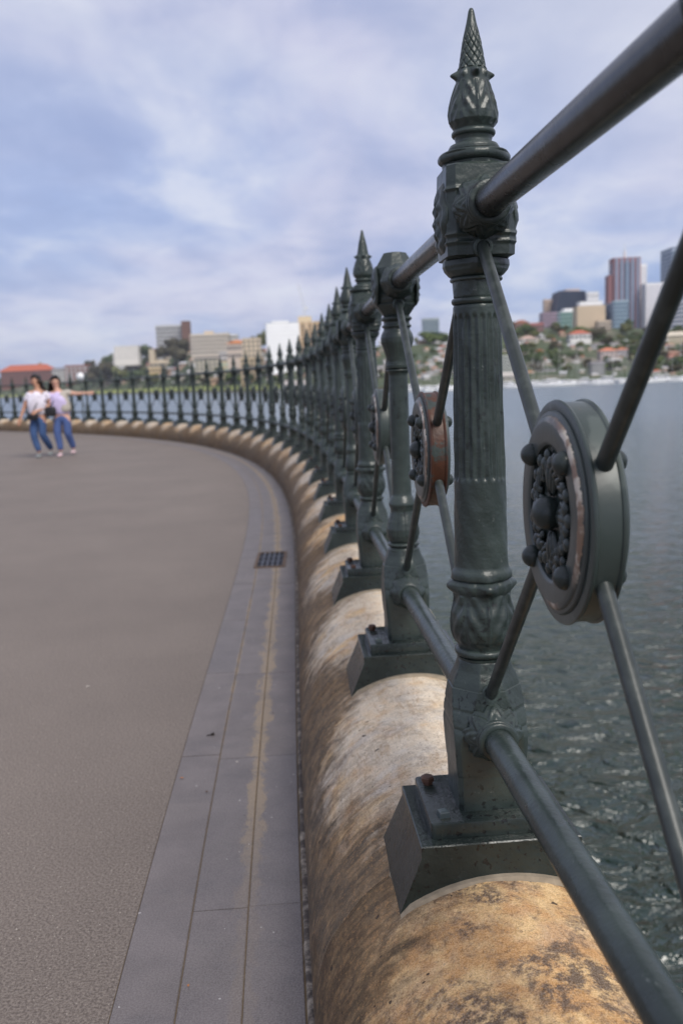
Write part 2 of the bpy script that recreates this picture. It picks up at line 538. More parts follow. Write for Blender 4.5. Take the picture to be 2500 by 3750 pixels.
kerb = put('kerb', None, kind='structure')
rows = ((.352, .4770), (.4796, .6108), (.6134, .744))
n_k = 0
SL = .88 / BAY
for row, (o0, o1) in enumerate(rows):
    s = .44 + (0, -.012, .03)[row] - 4 * SL
    while s < 34:
        e = s + SL
        a, b2 = s + .0012, e - .0012
        mb = MB()
        nn = 5
        bev = .002
        tops, uvs = [], []
        zt = rng.uniform(-.0006, .0006)
        P = np.zeros((nn, 6, 3))
        for i in range(nn):
            t = a + (b2 - a) * i / (nn - 1)
            for j, (o, z) in enumerate(((o0, -.03), (o0, -bev), (o0 + bev, zt), (o1 - bev, zt), (o1, -bev), (o1, -.03))):
                P[i, j] = (*curve(t, o), z)
                uvs.append((t * BAY, o))
        mb.grid(P, flip=True)
        mb.f.append(tuple(range(6)))
        mb.f.append(tuple(range((nn - 1) * 6, nn * 6))[::-1])
        mb.m += [0, 0]
        me = mb.mesh('kerb_stone', KERB, False)
        add_uv(me, uvs)
        put('kerb_stone', me, kerb)
        n_k += 1
        s = e + rng.uniform(-.004, .004)

# rough mortar fillet between kerb and wall
mb = MB()
sm = np.arange(-3, 34, .02)
P = np.zeros((len(sm), 4, 3))
wv = np.convolve(rng.normal(0, 1, len(sm)), np.ones(3) / 3, 'same')
wv2 = np.convolve(rng.normal(0, 1, len(sm)), np.ones(3) / 3, 'same')
for i, s in enumerate(sm):
    o = .350 + .0012 * wv[i]
    for j, (oo, z) in enumerate(((o, -.006), (o - .003, .0022 + .0008 * wv2[i]), (o - .009, .0036 + .0012 * wv2[i]), (.325, .002))):
        P[i, j] = (*curve(s, oo), z)
mb.grid(P, flip=False)
def f_fillet(nt, b, tc):
    co = tc.outputs['Object']
    c = nt.mix(nt.step(nt.noise(co, 22, 5, .7), .42, .66), (.075, .06, .05), (.34, .29, .23))
    nt.put(b.inputs['Base Color'], c)
    b.inputs['Roughness'].default_value = .9
    nt.put(b.inputs['Normal'], nt.bump(nt.noise(co, 90, 3), .6, .004))
put('mortar_joint', mb.mesh('mortar_joint', material('weathered_joint', f_fillet), True), kind='structure')

# seawall face below the coping
mb = MB()
P = np.array([[(*curve(s, o), z) for (o, z) in ((-.27, .10), (-.285, -.2), (-.33, -2), (-.38, WZ - .6))] for s in ss])
mb.grid(P, flip=False)
put('seawall', mb.mesh('seawall', STONES[2], False), kind='structure')

# ------------------------------------------------------------ sandstone roll coping
RST, ZST = .335, .055
def stone_z(o):
    return ZST + math.sqrt(max(0, RST**2 - o * o))
wall = put('sandstone_wall', None, loc=(0, 0, 0), label='low rounded sandstone wall, ochre and white with dark runoff, carrying the iron railing', cat='wall')
for k in range(S0, S1 - 1):
    mb = MB()
    near = -2 <= k <= 4
    nu = 40 if near else 8
    nv = 64 if near else 24
    uvs = []
    P = np.zeros((nu + 1, nv + 3, 3))
    for i in range(nu + 1):
        t = k + .0005 + .999 * i / nu
        ds = min(i, nu - i) / nu * BAY
        rnd = .0012 * math.exp(-(ds / .004)**2)
        for j in range(nv + 3):
            if j == 0:
                o, z, arc = RST, -.05, -.64
            elif j == nv + 2:
                o, z, arc = -RST * .87, -.05, .64
            else:
                ph = PI * (j - 1) / nv
                rr = RST - rnd
                if near:
                    wx = t * BAY
                    rr += .0016 * math.sin(wx * 9 + 3 * ph) * math.sin(ph * 5 + wx * 3) + .0009 * math.sin(wx * 31 + ph * 17)
                o, z = rr * math.cos(ph), ZST + rr * math.sin(ph)
                if o < 0:
                    o *= .87          # the sea side falls away more steeply
                arc = (ph - PI / 2) * RST
            P[i, j] = (*curve(t, o), z)
            uvs.append((t * BAY, arc))
    mb.grid(P, flip=True)
    me = mb.mesh('coping_stone', STONES[0] if k < 0 else STONES[1 + (0 if k in (0, 1) else k % 2)], True)
    add_uv(me, uvs)
    put('coping_stone', me, wall)

# ------------------------------------------------------------ cast iron posts
def smooth(pts, per=.0025):
    """densify a (z, r) profile"""
    out = []
    for (z0, r0), (z1, r1) in zip(pts, pts[1:]):
        n = max(1, int(math.hypot(z1 - z0, r1 - r0) / per))
        for k in range(n):
            t = k / n
            out.append((z0 + (z1 - z0) * t, r0 + (r1 - r0) * t))
    out.append(pts[-1])
    return out
def torus(zc, r, h, k=5):
    """half-round moulding: list of z, r going down"""
    return [(zc + h * math.cos(PI * i / k), r - h * .9 + h * .9 * math.sin(PI * i / k)) for i in range(k + 1)]
def oct_r(th, half, cut):
    c, s = abs(math.cos(th)), abs(math.sin(th))
    return min(half / max(c, s), half * cut / (c + s))
def revolve(prof, n, fn, me_name, mat, mtx=None, cap=True):
    """prof in (z, r), top to bottom; fn(th, z, r) arrays -> radius"""
    Z = np.array([p[0] for p in prof])[:, None]
    RR = np.array([p[1] for p in prof])[:, None]
    TH = (np.arange(n) / n * 2 * PI)[None, :]
    Rr = fn(TH, Z, RR) if fn else RR + 0 * TH
    P = np.stack([Rr * np.cos(TH), Rr * np.sin(TH), Z + 0 * TH], -1)
    mb = MB()
    mb.grid(P, closed_v=True)
    if cap:
        mb.f.append(tuple(range(n)))
        mb.f.append(tuple(len(prof) * n - n + i for i in range(n))[::-1])
        mb.m += [0, 0]
    return mb
def gauss(x, w):
    return np.exp(-(x / w)**2)
def leafwork(TH, t, n, amp):
    """acanthus relief: n leaves round the body, t 0 at the tip (top) to 1 at the root"""
    a = np.mod(TH * n / (2 * PI) + .5, 1) - .5
    q = np.abs(a) * 2
    env = np.sin(PI * np.clip(t, 0, 1))**.4
    rib = gauss(a, .035) * 1.0
    lobes = .48 * np.sin(2 * PI * (2.3 * (1 - t) - 1.5 * q) + 1.2 * np.sin(3 * q)) * np.clip(q * 3, 0, 1) * np.clip((1 - q) * 4, 0, 1)
    fold = -.9 * gauss(1 - q, .14)
    curl = .5 * gauss(q - .62, .16) * np.sin(2 * PI * 2.4 * t + 1)
    return amp * env * (rib + lobes + fold + curl)
def octv(TH, half, cut):
    c, s = np.abs(np.cos(TH)), np.abs(np.sin(TH))
    return np.minimum(half / np.maximum(c, s), half * cut / (c + s))

def finial(lod):
    per, n = ((.0012, 200), (.004, 64), (.010, 20))[lod]
    prof = [(1.8385, .0004), (1.837, .003), (1.833, .0048), (1.821, .0072), (1.795, .0125), (1.768, .0172), (1.748, .0205), (1.742, .022),
            (1.740, .0228), (1.735, .0245), (1.730, .0255), (1.725, .0262), (1.722, .0275), (1.700, .0345), (1.685, .0385), (1.672, .0407), (1.660, .0398), (1.652, .0345), (1.648, .032)]
    prof += torus(1.642, .0365, .005) + [(1.636, .0315), (1.630, .0300), (1.626, .0305), (1.623, .0395), (1.618, .0425), (1.6135, .0430)]
    def fn(TH, Z, r):
        r = r + 0 * TH
        tip = np.clip((1.815 - Z) / .03, 0, 1) * (Z > 1.742)
        r = r + tip * .0016 * (1 - 2.2 * np.minimum(np.abs(np.sin(5 * TH + 190 * Z)), np.abs(np.sin(5 * TH - 190 * Z)))**0 * (gauss(np.sin(5 * TH + 190 * Z), .30) + gauss(np.sin(5 * TH - 190 * Z), .30)) * .5)
        t = (1.722 - Z) / (1.722 - 1.652)
        m = (t > 0) & (t < 1)
        r = r + np.where(m, leafwork(TH + PI / 4 * 0, t, 4, .0024), 0)
        four = np.clip(np.cos(4 * TH), 0, 1)**2.2
        eight = np.clip(np.cos(4 * TH + PI), 0, 1)**4
        g = gauss(Z - 1.734, .0062)
        return r + g * (.0130 * four + .0045 * eight - .0005)
    return revolve(smooth(prof, per), n, fn, 'finial', IRON)

def head_a(lod):
    per, n = ((.0016, 192), (.004, 64), (.012, 24))[lod]
    prof = [(1.6125, .040)] + [(1.611, .050)] + torus(1.602, .0600, .0085, 7) + [(1.592, .053), (1.587, .052), (1.583, .0555), (1.560, .0565), (1.50, .0570), (1.452, .0565), (1.441, .0560), (1.440, .0535),
            (1.437, .0535), (1.4365, .0555), (1.428, .0560), (1.420, .0530), (1.413, .0470), (1.410, .0425)] + torus(1.406, .0445, .0035, 5)
    def fn(TH, Z, r):
        k = np.clip((Z - 1.4375) / .002, 0, 1) * np.clip((1.589 - Z) / .003, 0, 1)
        k2 = .45 * np.clip((Z - 1.412) / .012, 0, 1) * np.clip((1.609 - Z) / .003, 0, 1)
        kk = np.maximum(k, k2)
        o = octv(TH, 1.0, 1.20 + .56 * k)
        rr = r * (1 - kk) + r * np.where(kk > 0, np.minimum(o, 1.32), 1) * kk
        # fillets in the lower corners of the faces
        grooves = sum(gauss(Z - zz, .0030) for zz in (1.474, 1.461, 1.546)) * .0030 * np.clip(np.abs(np.sin(2 * TH)) * 2.2 - .9, 0, 1) * k
        return rr + grooves
    return revolve(smooth(prof, per), n, fn, 'head', IRON)

def head_b(lod):
    per, n = ((.0016, 192), (.003, 96), (.012, 24))[lod]
    prof = [(1.599, .030), (1.5985, .0315), (1.575, .0455), (1.556, .0575), (1.53, .0585), (1.50, .0585), (1.468, .0575), (1.462, .0555), (1.459, .0540), (1.456, .0565), (1.452, .0560), (1.437, .0455), (1.424, .0365), (1.4225, .036)]
    def fn(TH, Z, r):
        o = octv(TH, 1.0, 1.33)
        return r * o + .0015 * gauss(Z - 1.48, .003)
    return revolve(smooth(prof, per), n, fn, 'head', IRON)

def shaft_a(lod):
    per, n = ((.0022, 240), (.005, 80), (.02, 24))[lod]
    prof = [(1.4035, .0400), (1.398, .0395), (1.380, .0388), (1.377, .0388)] + torus(1.370, .0430, .0055, 6) + [(1.363, .0395), (1.360, .0405), (1.355, .0405), (1.20, .0428), (1.056, .0450), (1.00, .0458), (.925, .0466), (.912, .0470)]
    prof += [(.908, .0485), (.903, .0520), (.897, .0530), (.891, .0525), (.888, .049)]
    prof += [(.886, .051), (.881, .0545), (.874, .0545), (.868, .0520), (.864, .0490), (.857, .0490), (.845, .0505), (.829, .0548), (.812, .0568), (.796, .0560), (.782, .0520), (.772, .0465), (.768, .0445)]
    prof += torus(.757, .0505, .0075, 7) + [(.748, .0465), (.744, .046)]
    def fn(TH, Z, r):
        r = r + 0 * TH
        nf = 20
        ang = np.cos(nf * TH)
        ends = np.clip((1.349 - Z) / .006, 0, 1) * np.clip((Z - 1.064) / .006, 0, 1)
        cap_ = np.clip((np.minimum(1.352 - Z, Z - 1.060)) / .012, 0, 1)**.5
        fl = np.clip(ang * .5 + .5 - (1 - cap_) * .8, 0, 1)**.8
        wear = .6 + .4 * np.sin(3 * TH + 21 * Z) * np.sin(47 * Z)
        r = r - .0036 * fl * ends * np.clip(wear + .40, .30, 1) - .0007 * np.sin(7 * TH + 60 * Z) * np.sin(33 * Z + 2 * TH)
        t = (.864 - Z) / (.864 - .772)
        m = (t > 0) & (t < 1)
        r = r + np.where(m, leafwork(TH, 1 - (1 - t) * .95, 4, .0030), 0)
        g = gauss(Z - .877, .0125)
        knob = np.clip(np.cos(4 * TH), 0, 1)**1.1
        r = r + g * (.0105 * knob + .0014 * np.sin(11 * TH) - .0022)
        return r
    return revolve(smooth(prof, per), n, fn, 'shaft', IRON)

def shaft_b(lod):
    per, n = ((.0022, 128), (.003, 96), (.02, 24))[lod]
    prof = [(1.424, .036)] + torus(1.415, .0445, .0055, 6) + [(1.407, .0375), (1.401, .0375)] + torus(1.394, .0425, .0045, 6) + [(1.388, .0375), (1.383, .0385), (1.374, .0440), (1.362, .0475), (1.348, .0465), (1.328, .0400), (1.308, .0340), (1.294, .0320), (1.285, .0325)]
    prof += [(1.284, .0360), (1.279, .0365), (1.275, .0355), (1.2745, .0335)] + torus(1.268, .0340, .004, 5) + [(1.262, .0295), (1.255, .0275), (1.10, .0280), (.910, .0285), (.902, .0295), (.897, .0330), (.886, .0380), (.878, .0405), (.873, .0400), (.870, .0375), (.862, .0360), (.857, .0345), (.848, .0365), (.825, .0440), (.803, .0488), (.785, .0485), (.770, .0440), (.764, .0400)]
    prof += torus(.757, .0475, .005, 6) + [(.751, .0395), (.747, .0395)] + torus(.740, .0470, .006, 6) + [(.733, .042)]
    def fn(TH, Z, r):
        r = r + 0 * TH
        tongues = np.clip((Z - .775) / .01, 0, 1) * np.clip((.855 - Z) / .01, 0, 1)
        r = r - .0016 * tongues * np.clip(np.cos(12 * TH) * 3 - 2, 0, 1)
        t2_ = np.clip((Z - 1.30) / .01, 0, 1) * np.clip((1.37 - Z) / .01, 0, 1)
        r = r - .0012 * t2_ * np.clip(np.cos(12 * TH) * 3 - 2, 0, 1)
        return r
    return revolve(smooth(prof, per), n, fn, 'shaft', IRON)

def foot(lod):
    per, n = ((.0018, 192), (.004, 80), (.015, 24))[lod]
    prof = [(.752, .036), (.748, .0425), (.742, .046), (.725, .0505), (.708, .0575), (.700, .0600), (.697, .0600), (.6955, .0620), (.690, .0625), (.665, .0650), (.660, .0640), (.655, .0652), (.645, .0660), (.634, .0660), (.629, .0648), (.622, .0662), (.600, .0655), (.570, .0640), (.545, .0620), (.540, .0608), (.52, .0602), (.476, .0602)]
    def fn(TH, Z, r):
        k = np.clip((.748 - Z) / .03, 0, 1)
        cut = 1.36 + .50 * np.clip((.700 - Z) / .09, 0, 1)
        o = octv(TH, 1.0, cut)
        rr = r * (1 - k) + r * o * k
        return rr
    return revolve(smooth(prof, per), n, fn, 'foot', IRON)

def local(axis, pos):
    """matrix putting +Z of a lathe along axis"""
    return Matrix.Translation(pos) @ Vector(axis).to_track_quat('Z', 'Y').to_matrix().to_4x4()

def socket(lod, z, dome, ring):
    """leaf sheath and rings that hold a pipe, along +Y and -Y of the post"""
    n = (96, 40, 16)[lod]
    mb = MB()
    for sg in (-1,):
        base = .052
        prof = [(dome * .99, base - .006), (dome * 1.0, base + .004), (dome * .985, base + .012), (dome * .93, base + .022), (dome * .84, base + .031), (ring * 1.0, base + .040), (ring * .94, base + .043)]
        pr = smooth([(b_, a_) for a_, b_ in prof], (.0016, .004, .012)[lod])
        pr = [(r_, z_) for z_, r_ in pr]
        def fn(th, t, r_, z_):
            q = (z_ - base) / .042
            if lod == 2:
                return r_
            a = (th * 8 / (2 * PI) + .5) % 1 - .5
            return r_ + .0052 * (math.cos(a * 2 * PI) * .5 + .42 * math.sin(PI * 2 * (2.4 * q - 2.5 * abs(a)))) * math.sin(PI * min(1, max(0, q)))**.6
        mb.lathe(pr, n, local((0, sg, 0), (0, 0, z)), fn=fn)
        rp = []
        for zc_, rr, h in ((base + .046, ring, .0050), (base + .0555, ring * .96, .0045)):
            rp += [(rr - h * .9 + h * .9 * math.sin(PI * i / 6), zc_ - h * math.cos(PI * i / 6)) for i in range(7)]
        rp += [(.0275, base + .0610), (.0250, base + .0606), (.0250, base + .03)]
        mb.lathe(rp, n, local((0, sg, 0), (0, 0, z)))
    return mb

def rod_washer(lod, z, rr, y):
    mb = MB()
    n = (32, 20, 10)[lod]
    for sg in (-1,):
        if True:
            h = .0032
            rp = [(rr - h + h * math.sin(PI * i / 6), y + .002 - h * math.cos(PI * i / 6)) for i in range(7)] + [(.0108, y + .0045), (.0100, y)]
            mb.lathe(rp, n, local((0, sg, 0), (0, 0, z)))
    return mb

def side_leaf(lod):
    """leaf rosettes cast on the path and water faces of the head"""
    mb = MB()
    n = (64, 32, 12)[lod]
    for sg in (-1,):
        k = 14 if lod < 2 else 5
        pr = [(.047 * math.cos(PI / 2 * i / k) + .0005, .0120 * math.sin(PI / 2 * i / k)) for i in range(k + 1)]
        def fn(th, t, r_, z_):
            return r_ * (1 + .10 * math.cos(9 * th))
        m = local((sg, 0, 0), (sg * .0550, 0, 1.506))
        P = np.zeros((len(pr), n, 3))
        for i, (r_, z_) in enumerate(pr):
            for j in range(n):
                th = 2 * PI * j / n
                rel = 1 + .05 * math.cos(6 * th)
                zz = z_ + (.0018 * math.sin(2 * PI * (r_ / .017)) * (1 if lod < 2 else 0) + .0022 * math.cos(7 * th + 60 * r_)) * math.sin(PI * min(1, r_ / .047))
                # stretched vertically
                P[i, j] = m @ Vector((r_ * rel * math.cos(th) * .95, r_ * rel * math.sin(th) * 1.25, zz))
        mb.grid(P, closed_v=True, flip=True)
    return mb

UPZ, LPZ = .478, .450
def slab(z0, z1, hx, hy, r=.010, bev=.003, n=5):
    """rounded-corner plate"""
    mb = MB()
    ring = []
    for cx, cy, a0 in ((hx - r, hy - r, 0), (-hx + r, hy - r, PI / 2), (-hx + r, -hy + r, PI), (hx - r, -hy + r, 3 * PI / 2)):
        for k in range(n):
            a = a0 + PI / 2 * k / (n - 1)
            ring.append((cx, cy, math.cos(a), math.sin(a)))
    lv = [(z0, r), (z1 - bev, r), (z1 - bev * .3, r - bev * .3), (z1, r - bev)]
    P = np.array([[(cx + ca * rr, cy + sa * rr, z) for (cx, cy, ca, sa) in ring] for (z, rr) in lv])
    mb.grid(P, closed_v=True, flip=True)
    b = (len(lv) - 1) * len(ring)
    mb.f.append(tuple(b + i for i in range(len(ring))))
    mb.m.append(0)
    return mb
def plinth(lod):
    mb = MB()
    hx, hy = .140, .121
    per = []
    nx = (20, 12, 6)[lod]
    # perimeter of unit square, corners doubled for crisp edges
    pts = []
    for i in range(nx + 1):
        pts.append((-1 + 2 * i / nx, -1))
    for i in range(nx + 1):
        pts.append((1, -1 + 2 * i / nx))
    for i in range(nx + 1):
        pts.append((1 - 2 * i / nx, 1))
    for i in range(nx + 1):
        pts.append((-1, 1 - 2 * i / nx))
    def level(fx, fy, z):
        row = []
        for u, v in pts:
            x, y = u * (hx + fx), v * (hy + fy)
            row.append((x, y, z if z is not None else stone_z(x) - .004))
        return row
    P = np.array([level(-.002, -.002, LPZ), level(0, 0, LPZ - .002), level(0, .001, LPZ - .020), level(.043, .009, None)])
    # bottom edge follows the roll; upper level of the flare too where the wing ends lower
    mb.grid(P, closed_v=True, flip=True)
    mb.f.append(tuple(range(len(pts))))
    mb.m.append(0)
    return mb
def mortar_bed():
    mb = MB()
    hx, hy = .187, .139
    n = 16
    P = np.zeros((n + 1, 6, 3))
    for i in range(n + 1):
        x = -hx + 2 * hx * i / n
        jx = .002 * math.sin(i * 2.3)
        for j, (y, dz) in enumerate(((-hy - .004 + jx, -.004), (-hy + .001, .005), (-hy + .015, .006), (hy - .015, .006), (hy - .001, .005), (hy + .004 + jx, -.004))):
            zz = dz
            if i in (0, n):
                zz = -.004
            P[i, j] = (x, y, stone_z(x) + zz)
    mb.grid(P)
    return mb
def bolt_mesh(square, mat):
    mb = MB()
    n = 4 if square else 6
    r = .0125 if square else .0125
    lv = [(0, r), (.009, r), (.011, r * .9), (.0118, r * .6)] if square else [(0, r * .8), (.006, r * .8), (.0062, r * 1.05), (.013, r * 1.05), (.016, r * .8)]
    P = np.array([[(rr * math.cos(2 * PI * (j + .5) / n), rr * math.sin(2 * PI * (j + .5) / n), z) for j in range(n)] for z, rr in lv])
    mb.grid(P, closed_v=True, flip=True)
    mb.f.append(tuple(3 * n + j + (0 if square else n) for j in range(n)))
    mb.m.append(0)
    return mb.mesh('bolt', mat, False)
BOLTS = [bolt_mesh(False, BOLT_RUST), bolt_mesh(True, BOLT), bolt_mesh(True, BOLT_RUST)]
FINIAL = [finial(l).mesh('finial', IRON if l < 2 else IRON_FAR, True, 50) for l in range(3)]
HEADA = [head_a(l).mesh('head', IRON if l < 2 else IRON_FAR, True, 32) for l in range(3)]
HEADB = [head_b(l).mesh('head', IRON if l < 2 else IRON_FAR, True, 28) for l in range(3)]
SHAFTA = [shaft_a(l).mesh('post', IRON if l < 2 else IRON_FAR, True, 60) for l in range(3)]
SHAFTB = [shaft_b(l).mesh('post', IRON if l < 2 else IRON_FAR, True, 60) for l in range(3)]
FOOT = [foot(l).mesh('foot', IRON if l < 2 else IRON_FAR, True, 28) for l in range(3)]
SOCKU = [socket(l, 1.514, .048, .0365).mesh('rail_socket', IRON if l < 2 else IRON_FAR, True, 60) for l in range(3)]
SOCKL = [socket(l, .624, .051, .0360).mesh('rail_socket', IRON if l < 2 else IRON_FAR, True, 60) for l in range(3)]
WASH = [[rod_washer(l, *q).mesh('rod_washer', IRON_WASHER, True, 60) for q in ((1.452, .0175, .0545), (.694, .0170, .0585))] for l in range(3)]
ROSE = [side_leaf(l).mesh('leaf_boss', IRON if l < 2 else IRON_FAR, True, 60) for l in range(3)]
PLIN = [plinth(l).mesh('plinth', IRON_PLINTH if l < 2 else IRON_FAR, True, 25) for l in range(3)]
PLATE = slab(LPZ + .0005, UPZ, .118, .098, .009).mesh('base_plate', IRON_PLINTH, True, 40)
BED = mortar_bed().mesh('mortar_bed', MORTAR, True, 50)

rail_ = put('railing', None, label='long dark green cast iron railing curving along the harbour, spiked posts and round medallions', cat='railing')
LAST = 41
def post_xy(i):
    if i == 0:
        return (.307, .603)         # the bay in front of the camera is a little shorter
    if i == -1:
        return (.392, -.45)
    return curve(i - 1)
for i in range(-1, LAST):
    x, y = post_xy(i)
    h = -heading(i - 1)             # rotation about Z so that local +Y runs along the railing
    lod = 0 if i in (0, 1) else (1 if i in (2, 3, -1) else 2)
    odd = i % 2 == 1
    sh = (SHAFTA if odd else SHAFTB)[lod]
    lab = None
    if i == 2:
        lab = 'flat-topped octagonal post that has lost its spike'
    elif i == 1:
        lab = 'nearest fluted post with pine-cone spike and acanthus bulb'
    p = put('post', sh, rail_, (x, y, 0), h, label=lab)
    put('head', (HEADA if odd else HEADB)[lod], p)
    if i != 2:
        fo = put('finial', FINIAL[lod], p)
        if not odd:
            fo.location.z = -.012
    put('foot', FOOT[lod], p)
    for half in (0, PI):
        put('rail_socket', SOCKU[lod], p, rz=half)
        put('rail_socket', SOCKL[lod], p, rz=half)
        if lod < 2 or half == 0:
            put('leaf_boss', ROSE[lod], p, rz=half)
        if i < 10:
            put('rod_washer', WASH[lod][0], p, rz=half)
            put('rod_washer', WASH[lod][1], p, rz=half)
    put('base_plate', PLATE, p)
    put('plinth', PLIN[lod], p)
    put('mortar_bed', BED, p)
    if i < 9:
        for q, (bx, by, kind) in enumerate(((-.098, .062, 0), (-.092, -.070, 1), (.098, .07, 2), (.098, -.07, 1))):
            put('bolt', BOLTS[kind if i < 3 else (2 if q % 2 else 0)], p, (bx, by, UPZ), .2 * q)

def pipe(a, b, r, mat, name, n=32, sag=0):
    a, b = Vector(a), Vector(b)
    L = (b - a).length
    mb = MB()
    mb.tube((0, 0, -L / 2), (0, 0, L / 2), r, n=n)
    me = mb.mesh(name, mat, True, 60)
    o = put(name, me, rail_)
    o.matrix_world = Matrix.Translation((a + b) / 2) @ (b - a).to_track_quat('Z', 'Y').to_matrix().to_4x4()
    return o

# medallion in local space: axis along X (path side = -X), Y along the railing
def medallion_parts(lod):
    n = (128, 64, 24)[lod]
    drum = MB()
    ax = local((-1, 0, 0), (0, 0, 0))
    R0 = .1315
    pr = [(.05, -.0285), (.118, -.0285), (.124, -.0285), (.1285, -.0265), (R0 - .002, -.0235), (.1285, -.020), (.1265, -.018), (.1265, .018), (.1285, .020), (R0 - .002, .0235), (.1285, .0265), (.124, .0285), (.118, .0285), (.05, .0285)]
    drum.lathe(pr, n, ax)
    fl = MB()
    for sg, k in ((1, 1),):
        a2 = local((-sg, 0, 0), (0, 0, 0))
        o = .028
        pf = [(.1175, o - .002), (.1175, o + .003), (.1160, o + .006), (.1120, o + .0075), (.1115, o + .0095), (.1090, o + .0125), (.1040, o + .0140), (.0830, o + .0140), (.0795, o + .0125), (.0780, o + .0100), (.0780, o - .010)]
        fl.lathe(pf, n, a2)
    rec = MB()
    for sg in (1,):
        a2 = local((-sg, 0, 0), (0, 0, 0))
        rec.lathe([(.079, .0295), (.001, .0295)], max(24, n // 2), a2)
    ros = MB()
    nb = (10, 8, 6)[lod]
    r2 = random.Random(3)
    sides = (1,)
    for sg in sides:
        bx = -sg * .031
        def P2(r, a, h):
            return (bx - sg * h, r * math.cos(a), r * math.sin(a))
        ros.ball(P2(0, 0, .012), .0200, 20 if lod < 2 else 10, sc3=(1.35, 1, 1))
        # big leaves
        for k in range(4):
            a = PI / 2 * k + PI / 2
            for q in range(5 if lod < 2 else 2):
                da = (q - 2) * .20
                rr = .040 + .004 * math.cos(da * 5)
                m = len(ros.v)
                ros.ball((0, 0, 0), .012, nb, sc3=(.50, 1.65, .42))
                for i_ in range(m, len(ros.v)):
                    vx, vy, vz = ros.v[i_]
                    aa = a + da * 1.0
                    vy2, vz2 = vy * math.cos(aa) - vz * math.sin(aa), vy * math.sin(aa) + vz * math.cos(aa)
                    cx, cy, cz = P2(rr, a + da * .75, .004 + .003 * math.cos(da * 6))
                    ros.v[i_] = (cx + vx, cy + vy2, cz + vz2)
        # knotted wreath round the rim
        cnt = 30 if lod == 0 else (22 if lod == 1 else 12)
        for k in range(cnt):
            a = 2 * PI * k / cnt
            rr = .0625 + .004 * (1 if k % 2 else -1)
            ros.ball(P2(rr, a, .004 + .003 * r2.random()), .0072 + .0014 * r2.random(), nb, sc3=(.9, 1, 1))
            if lod < 2:
                ros.ball(P2(rr - .012, a + .1, .004), .0052, nb)
                m = len(ros.v)
                ros.ball((0, 0, 0), .009, nb, sc3=(.5, 1.3, .35))
                for i_ in range(m, len(ros.v)):
                    vx, vy, vz = ros.v[i_]
                    aa = a + .8
                    vy2, vz2 = vy * math.cos(aa) - vz * math.sin(aa), vy * math.sin(aa) + vz * math.cos(aa)
                    cx, cy, cz = P2(.053, a + .15, .007)
                    ros.v[i_] = (cx + vx, cy + vy2, cz + vz2)
    bal = MB()
    for sg in (1,):
        bal.ball((-sg * .0285, 0, 0), .0145, (24, 16, 8)[lod])
    for q in (drum, fl, rec, ros):
        q.v = [(x * .69, y * 1.045, z * 1.045) for x, y, z in q.v]
    return drum, fl, rec, ros, bal
def f_worn(nt, b, tc):
    co = tc.outputs['Object']
    ln = nt.new('ShaderNodeVectorMath', operation='LENGTH')
    sp = nt.new('ShaderNodeSeparateXYZ')
    nt.l.new(co, sp.inputs[0])
    cb = nt.new('ShaderNodeCombineXYZ')
    nt.l.new(sp.outputs[1], cb.inputs[1])
    nt.l.new(sp.outputs[2], cb.inputs[2])
    nt.l.new(cb.outputs[0], ln.inputs[0])
    rad = ln.outputs['Value']
    c = nt.mix(nt.step(nt.noise(co, 9, 3), .35, .68), (.040, .052, .050), (.066, .080, .076))
    d = nt.math('ABSOLUTE', nt.math('SUBTRACT', rad, .1128))
    n = nt.noise(co, 70, 4, .7)
    n0 = nt.noise(nt.mapping(co, loc=(1, .2, .4)), 6, 2)
    m = nt.step(nt.math('SUBTRACT', nt.math('MULTIPLY', n, .0098), d), .0004, .0014)
    m = nt.math('MULTIPLY', m, nt.step(n0, .36, .50))
    m = nt.math('MULTIPLY', m, nt.step(sp.outputs[1], .02, -.02))
    cw = nt.mix(nt.step(nt.noise(co, 40, 3), .42, .6), (.20, .13, .09), (.50, .45, .38))
    c = nt.mix(m, c, cw)
    nt.put(b.inputs['Base Color'], c)
    b.inputs['Roughness'].default_value = .34
    nt.put(b.inputs['Normal'], nt.bump(nt.noise(co, 60, 3), .25, .0015))
FLANGE = material('worn_flange_paint', f_worn)
def f_drum(nt, b, tc):
    co = tc.outputs['Object']
    n = nt.noise(nt.mapping(co, scale=(1, 1, .5)), 11, 3, .5, .6)
    c = nt.mix(nt.step(n, .47, .53), (.040, .054, .050), (.072, .090, .082))
    rn = nt.step(nt.noise(nt.mapping(co, loc=(.5, .1, .9)), 26, 4, .7), .66, .72)
    c = nt.mix(rn, c, (.20, .10, .05))
    nt.put(b.inputs['Base Color'], c)
    b.inputs['Roughness'].default_value = .36
    nt.put(b.inputs['Normal'], nt.bump(nt.noise(co, 50, 3), .3, .0015))
DRUM = material('painted_drum', f_drum)
ROSEM = m_iron('painted_rosette', 8.0, pits=.6, gloss=.30, dark=.85)
MED = []
for l in range(3):
    dr, fl, rec, ros, bal = medallion_parts(l)
    MED.append((dr, fl.mesh('flange', FLANGE if l < 2 else IRON_FAR, True, 35), rec.mesh('back_plate', ROSEM, False),
                ros.mesh('rosette', ROSEM if l < 2 else IRON_FAR, True), bal.mesh('boss', ROSEM if l < 2 else IRON_FAR, True)))
DRM = [MED[l][0].mesh('medallion', DRUM if l < 2 else IRON_FAR, True, 30) for l in range(3)]
DRM_RUST = MED[1][0].mesh('medallion', [IRON_RUSTY], True, 30)

